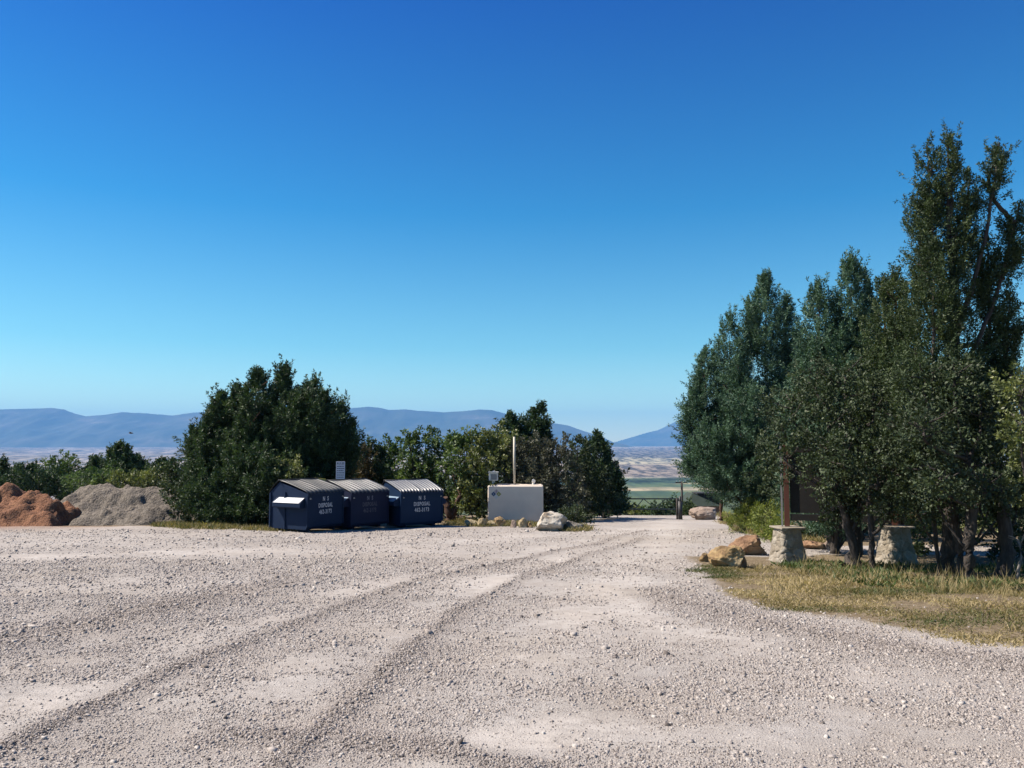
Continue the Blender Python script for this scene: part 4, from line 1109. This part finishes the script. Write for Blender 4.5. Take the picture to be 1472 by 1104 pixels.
pl2, k2, H2 = pillar('right stone pillar, in the shade behind the slim trunks', 1288, 812, 58, 56, 5.0)
pa, pb = pl1.location.copy(), pl2.location.copy()
sgn = thing('sign_board', 'dark wide notice board hung between two rust-red posts under the trees', 'sign board', (pa.x, pa.y, pa.z + H1))
d = pb - pa; d.z = 0; L = d.length; sgn.rotation_euler.z = math.atan2(d.y, d.x)
hp = 1.75
for xx, dz in ((0, 0), (L, (pb.z + H2) - (pa.z + H1))):
    MB().box((xx, 0, hp / 2 + dz / 2 + .01), (.105, .105, hp - dz)).build('post', M['rust_post'], sgn)
MB().box((-.10, .02, hp / 2), (.035, .035, hp)).build('conduit', M['grey_metal'], sgn)
MB().box((L / 2, 0, .20), (L - .14, .09, .13)).build('rail', M['board'], sgn); MB().box((L / 2, 0, hp - .1), (L - .14, .09, .13)).build('rail', M['board'], sgn)
MB().box((L / 2, .01, .92), (L - .15, .04, 1.25)).build('panel', M['board'], sgn)
for (x, z, a, b) in ((L - .33, .95, .16, .2), (L - .33, .70, .16, .2), (L - .15 - .04, .9, .10, .12), (L - .17, .72, .13, .17), (L - .2, .38, .22, .2), (L - .36, .38, .12, .16)):
    MB().box((x, -.016, z), (a, .008, b)).build('notice', M['paper'], sgn)

# ------------------------------------------------------------------ gate, posts, pole, house
Yg = 46.0; kg = 1 / ppm(Yg)
gx0, gx1 = at(893, 735, Yg).x, at(976, 735, Yg).x
zb = gz(0, Yg)
gt = thing('road_gate', 'dark steel gate with zigzag bracing across the end of the gravel road', 'gate', (gx0, Yg, zb))
Wg = gx1 - gx0; zt = at(900, 717, Yg).z - zb; zl_ = at(900, 732, Yg).z - zb
MB().bar((0, 0, zt), (Wg, 0, zt), .075).bar((0, 0, zl_), (Wg, 0, zl_), .07).bar((0, 0, zl_), (0, 0, zt), .07).bar((Wg, 0, zl_), (Wg, 0, zt), .07).build('frame', M['green_gate'], gt)
br = MB(); ds = [(897, 1), (912, 0), (925, 1), (943, 0), (956, 1), (972, 0)]
for (a, ta), (b, tb) in zip(ds, ds[1:]):
    br.bar((at(a, 720, Yg).x - gx0, .0, zt if ta else zl_), (at(b, 720, Yg).x - gx0, .0, zt if tb else zl_), .05, .04)
br.build('brace', M['green_gate'], gt)
MB().bar((-.08, 0, -.1), (-.08, 0, zt + .15), .12).build('hinge_post', M['black_metal'], gt)
p = gp(978, 746)
ps = thing('gate_post', 'thick black post with a slimmer one beside it at the right of the road gate', 'post', p)
MB().tube([(.0, 0, -.1), (.0, 0, 25 / ppm(p.y))], .11, 12).tube([(0, 0, 18 / ppm(p.y)), (0, 0, 32 / ppm(p.y))], .06, 8).build('post', M['black_metal'], ps)
MB().tube([(-.14, .1, -.1), (-.14, .1, 29 / ppm(p.y))], .045, 8).build('side_post', M['wood_pole'], ps)
Yb = 41.0; kb = 1 / ppm(Yb); xb = at(875, 742, Yb).x; zb2 = gz(xb, Yb)
bp = thing('barrier_post', 'pale timber post with a slanting brace beside the shaded boulder by the road', 'post', (xb, Yb, zb2))
hh = at(875, 708, Yb).z - zb2
MB().bar((0, 0, -.1), (0, 0, hh), .10).build('post', M['bark_pale'], bp)
MB().bar((-.02, 0, hh - .05), (-18 * kb, 0, hh - .05 - 10 * kb), .06).build('brace', M['bark_pale'], bp)
MB().bar((-7.5 * kb, .1, -.1), (-7.5 * kb, .1, 22 * kb), .07).build('short_post', M['bark_pale'], bp)
MB().box((-2 * kb, -.03, hh + 3 * kb), (9 * kb, .02, 4 * kb)).build('plate', M['grey_metal'], bp)
Yp_ = 82.0; q = at(980, 692, Yp_)
up = thing('utility_pole', 'wooden utility pole with a crossarm far beyond the gate post', 'utility pole', (q.x, Yp_, gz(q.x, Yp_)))
hp_ = q.z - gz(q.x, Yp_)
MB().tube([(0, 0, -.2), (0, 0, hp_)], [.14, .10], 8).build('pole', M['wood_pole'], up)
MB().box((-.05, 0, hp_ - .12), (1.2, .1, .11)).build('crossarm', M['wood_pole'], up)
for x_ in (-.5, -.2, .4): MB().tube([(x_, 0, hp_ - .06), (x_, 0, hp_ + .08)], .03, 6).build('insulator', M['grey_metal'], up)

Yh = 100.0; kh = 1 / ppm(Yh); x0 = at(988, 730, Yh).x; z0 = gz(0, Yh)
hs = thing('house', 'small house with a dark green sloping roof below the road, behind the pink-grey boulder', 'house', (x0, Yh, z0))
ze = at(1000, 728, Yh).z - z0; zr = at(1000, 710, Yh).z - z0; Wh = 4.4
MB().box((Wh / 2, 3, ze / 2 - .1), (Wh - .5, 5, ze + .2)).build('wall', M['wall_brown'], hs)
rf = MB(); bm = rf.bm
a = [bm.verts.new(q) for q in ((-.2, .2, ze), (Wh, .2, ze), (Wh, 6, ze), (-.2, 6, ze))]; t1_, t2_ = bm.verts.new((1.0, 1.6, zr)), bm.verts.new((1.0, 4.6, zr))
bm.faces.new((a[0], a[1], t1_)); bm.faces.new((a[1], a[2], t2_, t1_)); bm.faces.new((a[2], a[3], t2_)); bm.faces.new((a[3], a[0], t1_, t2_)); bm.faces.new(a[::-1])
rf.build('roof', M['roof_green'], hs)
for xx in (1.2, 3.0): 
    wf = MB().box((xx, .485, ze * .55), (.7, .03, .8)).build('window', M['grey_metal'], hs); MB().box((xx, .465, ze * .55), (.58, .02, .68)).build('pane', M['glass'], wf)
Yk = 108.0; x1_ = at(1003, 715, Yk).x; zk = gz(0, Yk)
sh = thing('shed', 'black flat-roofed shed behind the green-roofed house', 'shed', (x1_, Yk, zk))
hk_ = at(1010, 709.5, Yk).z - zk
MB().box((1.5, 1.5, hk_ / 2 - .2), (2.8, 3, hk_ + .2)).build('wall', M['board'], sh)
MB().box((1.5, 1.5, hk_), (3.2, 3.4, .12)).build('roof', M['board'], sh)

# bird
q = at(188.5, 623, 60)
bd = thing('bird', 'tiny dark bird flying before the mountains above the left trees', 'bird', q)
m = MB(); bm = m.bm
def tri(*v): bm.faces.new([bm.verts.new(x) for x in v])
m.tube([(-.16, 0, 0), (-.1, 0, .01), (0, 0, .02), (.1, 0, .01), (.17, 0, .0)], [.012, .035, .045, .03, .01], 8)
for s_ in (-1, 1):
    tri((.05, 0, .02), (.0, s_ * .16, .12), (-.06, 0, .02)); tri((.0, s_ * .16, .12), (-.05, s_ * .32, .08), (-.06, 0, .02))
m.build('body', M['black_metal'], bd)

# ------------------------------------------------------------------ loose gravel stones
def stones():
    g = rng_(77)
    bands = [(3.8, 6.0, 7000, .0044), (6.0, 8.5, 3500, .0056), (8.5, 12, 1350, .0072), (12, 18, 420, .010), (18, 30, 60, .015)]
    PX, PY, SZ = [], [], []
    for y0, y1, dn, sz in bands:
        hw = y1 * .64 + 1.9
        n = int(dn * 2 * hw * (y1 - y0))
        x = g.uniform(-hw, hw, n); y = g.uniform(y0, y1, n)
        d = dust_mask(x, y)
        clump = fbm(x * 1.7, y * 1.7, 91, 4)
        keep = g.random(n) < np.clip(1.30 - d * 1.3 + (clump - .5) * 1.6 + row_mask(x, y) * .4, .06, 1) * np.clip(1 - 1.3 * grass_mask(x, y), .015, 1)
        keep &= np.abs(x) < y * .64 + 1.9
        x, y = x[keep], y[keep]
        PX.append(x); PY.append(y)
        SZ.append(sz * np.exp(g.normal(size=len(x)) * .38) * (1 + (g.random(len(x)) < .012) * 1.0))
    x, y, s = map(np.concatenate, (PX, PY, SZ)); n = len(x)
    z = ground_z(x, y)
    cube = np.array([[-1, -1, -1], [1, -1, -1], [1, 1, -1], [-1, 1, -1], [-1, -1, 1], [1, -1, 1], [1, 1, 1], [-1, 1, 1]], float) * .75
    V = cube[None] * (1 + g.uniform(-.45, .45, (n, 8, 3)))
    V = V * (s[:, None, None] * np.stack([g.uniform(.7, 1.4, n), g.uniform(.7, 1.3, n), g.uniform(.45, .85, n)], -1)[:, None, :])
    a = g.uniform(0, 6.28, n); ca, sa = np.cos(a)[:, None], np.sin(a)[:, None]
    xx = V[..., 0] * ca - V[..., 1] * sa; yy = V[..., 0] * sa + V[..., 1] * ca
    b = g.normal(size=n) * .35; zz = V[..., 2] + xx * b[:, None]
    V = np.stack([xx + x[:, None], yy + y[:, None], zz + (z + s * .22)[:, None]], -1).reshape(-1, 3)
    f = np.array([[4, 5, 6, 7], [0, 1, 5, 4], [1, 2, 6, 5], [2, 3, 7, 6], [3, 0, 4, 7]])
    F = (np.arange(n)[:, None, None] * 8 + f[None]).reshape(-1, 4)
    var = np.repeat(np.clip(g.normal(size=n) * .25 + 0.54 - .20 * row_mask(x, y), 0, 1), 5)
    print('stones', n)
    return np_mesh('gravel_stones', V, F, False, None, {'var': var})
t = NT('gravel_stones')
c = t.ramp(t.attr('var'), [(0, (.12, .10, .09)), (.22, (.30, .26, .235)), (.5, (.44, .39, .36)), (.8, (.52, .475, .44)), (1, (.62, .58, .54))])
n_ = t.noise(t.pos(), 90, 4, .7)
M['stones'] = t.fin(t.mix(.4, t.mix(1.0, c, (.97, .965, .945, 1), 'MULTIPLY'), t.ramp(n_, [(.3, (.55, .55, .55)), (.7, (1.1, 1.1, 1.1))]), 'MULTIPLY'), .9, t.bump(n_, .004, .6))
tag(link_mesh('gravel_stones', stones(), M['stones']), kind='stuff')

# ------------------------------------------------------------------ grass, weeds, flowers
def scatter(name, poly, dens, hgt, wid, mat, seed, var_fn=None, lean=.5, patch=1.0, thresh=.0, blades=5, cluster=.05):
    g = rng_(seed)
    px = np.array([p[0] for p in poly]); py = np.array([p[1] for p in poly])
    area = (px.max() - px.min()) * (py.max() - py.min())
    n = int(area * dens)
    x = g.uniform(px.min(), px.max(), n); y = g.uniform(py.min(), py.max(), n)
    dd = poly_dist(x, y, poly + poly[:1]); ins = in_poly(x, y, poly)
    edge = np.where(ins, dd, -dd)
    f = fbm(x * patch, y * patch, seed + 3, 4)
    keep = (edge + (f - .5) * 2.2 - .25 > 0) & (f + g.normal(size=n) * .08 > thresh)
    x, y, f = x[keep], y[keep], f[keep]
    idx = np.repeat(np.arange(len(x)), blades); N = len(idx)
    bx = x[idx] + g.normal(size=N) * cluster; by = y[idx] + g.normal(size=N) * cluster
    P = np.stack([bx, by, ground_z(bx, by) - .005], -1)
    D = unit(np.stack([g.normal(size=N) * lean, g.normal(size=N) * lean, np.full(N, .8)], -1))
    hh = hgt * (.5 + g.random(N)) * (.5 + f[idx])
    v = var_fn(bx, by, g, N) if var_fn else np.clip(g.normal(size=N) * .2 + .5, 0, 1)
    print(name, N)
    return tag(link_mesh(name, leaves_mesh(name, P, D, hh, np.full(N, wid) * (.6 + .8 * g.random(N)), v, g), M[mat]), kind='stuff')
def gvar(x, y, g, N):
    f = fbm(x * .55, y * .9, 211, 4)
    return np.clip((.62 - f) * 2.4 + .42 + g.normal(size=N) * .16, 0, 1)
scatter('dry_grass', wpath([(985, 802), (1005, 812), (1030, 838), (1050, 858), (1110, 875), (1200, 888), (1330, 908), (1480, 930), (1700, 955), (1800, 870), (1480, 838), (1330, 832), (1200, 824), (1120, 816), (1060, 812)]), 430, .045, .010, 'grass', 201, gvar, 1.2, 1.3, .46, 5, .07)
scatter('grass_tufts', wpath([(1020, 820), (1060, 862), (1120, 872), (1240, 888), (1480, 915), (1600, 900), (1500, 835), (1250, 825), (1120, 815), (1050, 815)]), 60, .10, .010, 'grass', 205, gvar, .8, 1.2, .52, 10, .05)
scatter('dry_stalks', wpath([(1060, 830), (1200, 845), (1480, 880), (1640, 880), (1600, 825), (1300, 812), (1120, 812)]), 26, .24, .006, 'grass', 206, lambda x, y, g, N: np.clip(g.normal(size=N) * .15 + .8, 0, 1), .35, 1.5, .52, 5, .03)
scatter('shade_weeds', wpath([(1150, 822), (1240, 838), (1360, 850), (1480, 852), (1620, 850), (1600, 825), (1400, 812), (1240, 806), (1140, 806)]), 70, .09, .028, 'weeds', 203, lambda x, y, g, N: np.clip(g.normal(size=N) * .25 + .35, 0, 1), .9, 1.1, .52, 7, .10)
scatter('pile_weeds', wpath([(215, 758), (300, 761), (385, 763), (425, 765), (440, 762), (400, 752), (300, 748), (225, 748)]), 60, .16, .022, 'grass', 207, lambda x, y, g, N: np.clip(g.normal(size=N) * .3 + .35, 0, 1), .6, .8, .5, 9, .10)
scatter('tank_weeds', wpath([(636, 757), (680, 758), (760, 760), (845, 766), (850, 758), (780, 752), (700, 750), (640, 748)]), 60, .16, .022, 'grass', 209, lambda x, y, g, N: np.clip(g.normal(size=N) * .25 + .4, 0, 1), .6, .8, .42, 9, .10)
scatter('roadside_grass', wpath([(1035, 750), (1060, 760), (1100, 775), (1160, 790), (1200, 790), (1150, 768), (1080, 748), (1040, 742)]), 60, .2, .02, 'grass', 213, lambda x, y, g, N: np.clip(g.normal(size=N) * .2 + .68, 0, 1), .6, .8, .35, 9, .12)
scatter('yellow_flowers', wpath([(268, 757), (300, 759), (322, 757), (300, 752), (272, 752)]), 60, .22, .035, 'yellow', 215, None, .7, .8, .3, 8, .12)

# ------------------------------------------------------------------ haze
t = NT('haze_air')
t.t.nodes.remove(t.b)
pv = t.new('ShaderNodeVolumePrincipled')
pv.inputs['Color'].default_value = (.125, .37, .76, 1)
pv.inputs['Density'].default_value = 5.0e-5
pv.inputs['Anisotropy'].default_value = 0.0
t.t.links.new(pv.outputs[0], t.out.inputs['Volume'])
hz_ = MB().box((0, 12000, 500), (53000, 31000, 1246)).build('haze', t.m)
tag(hz_, kind='stuff')
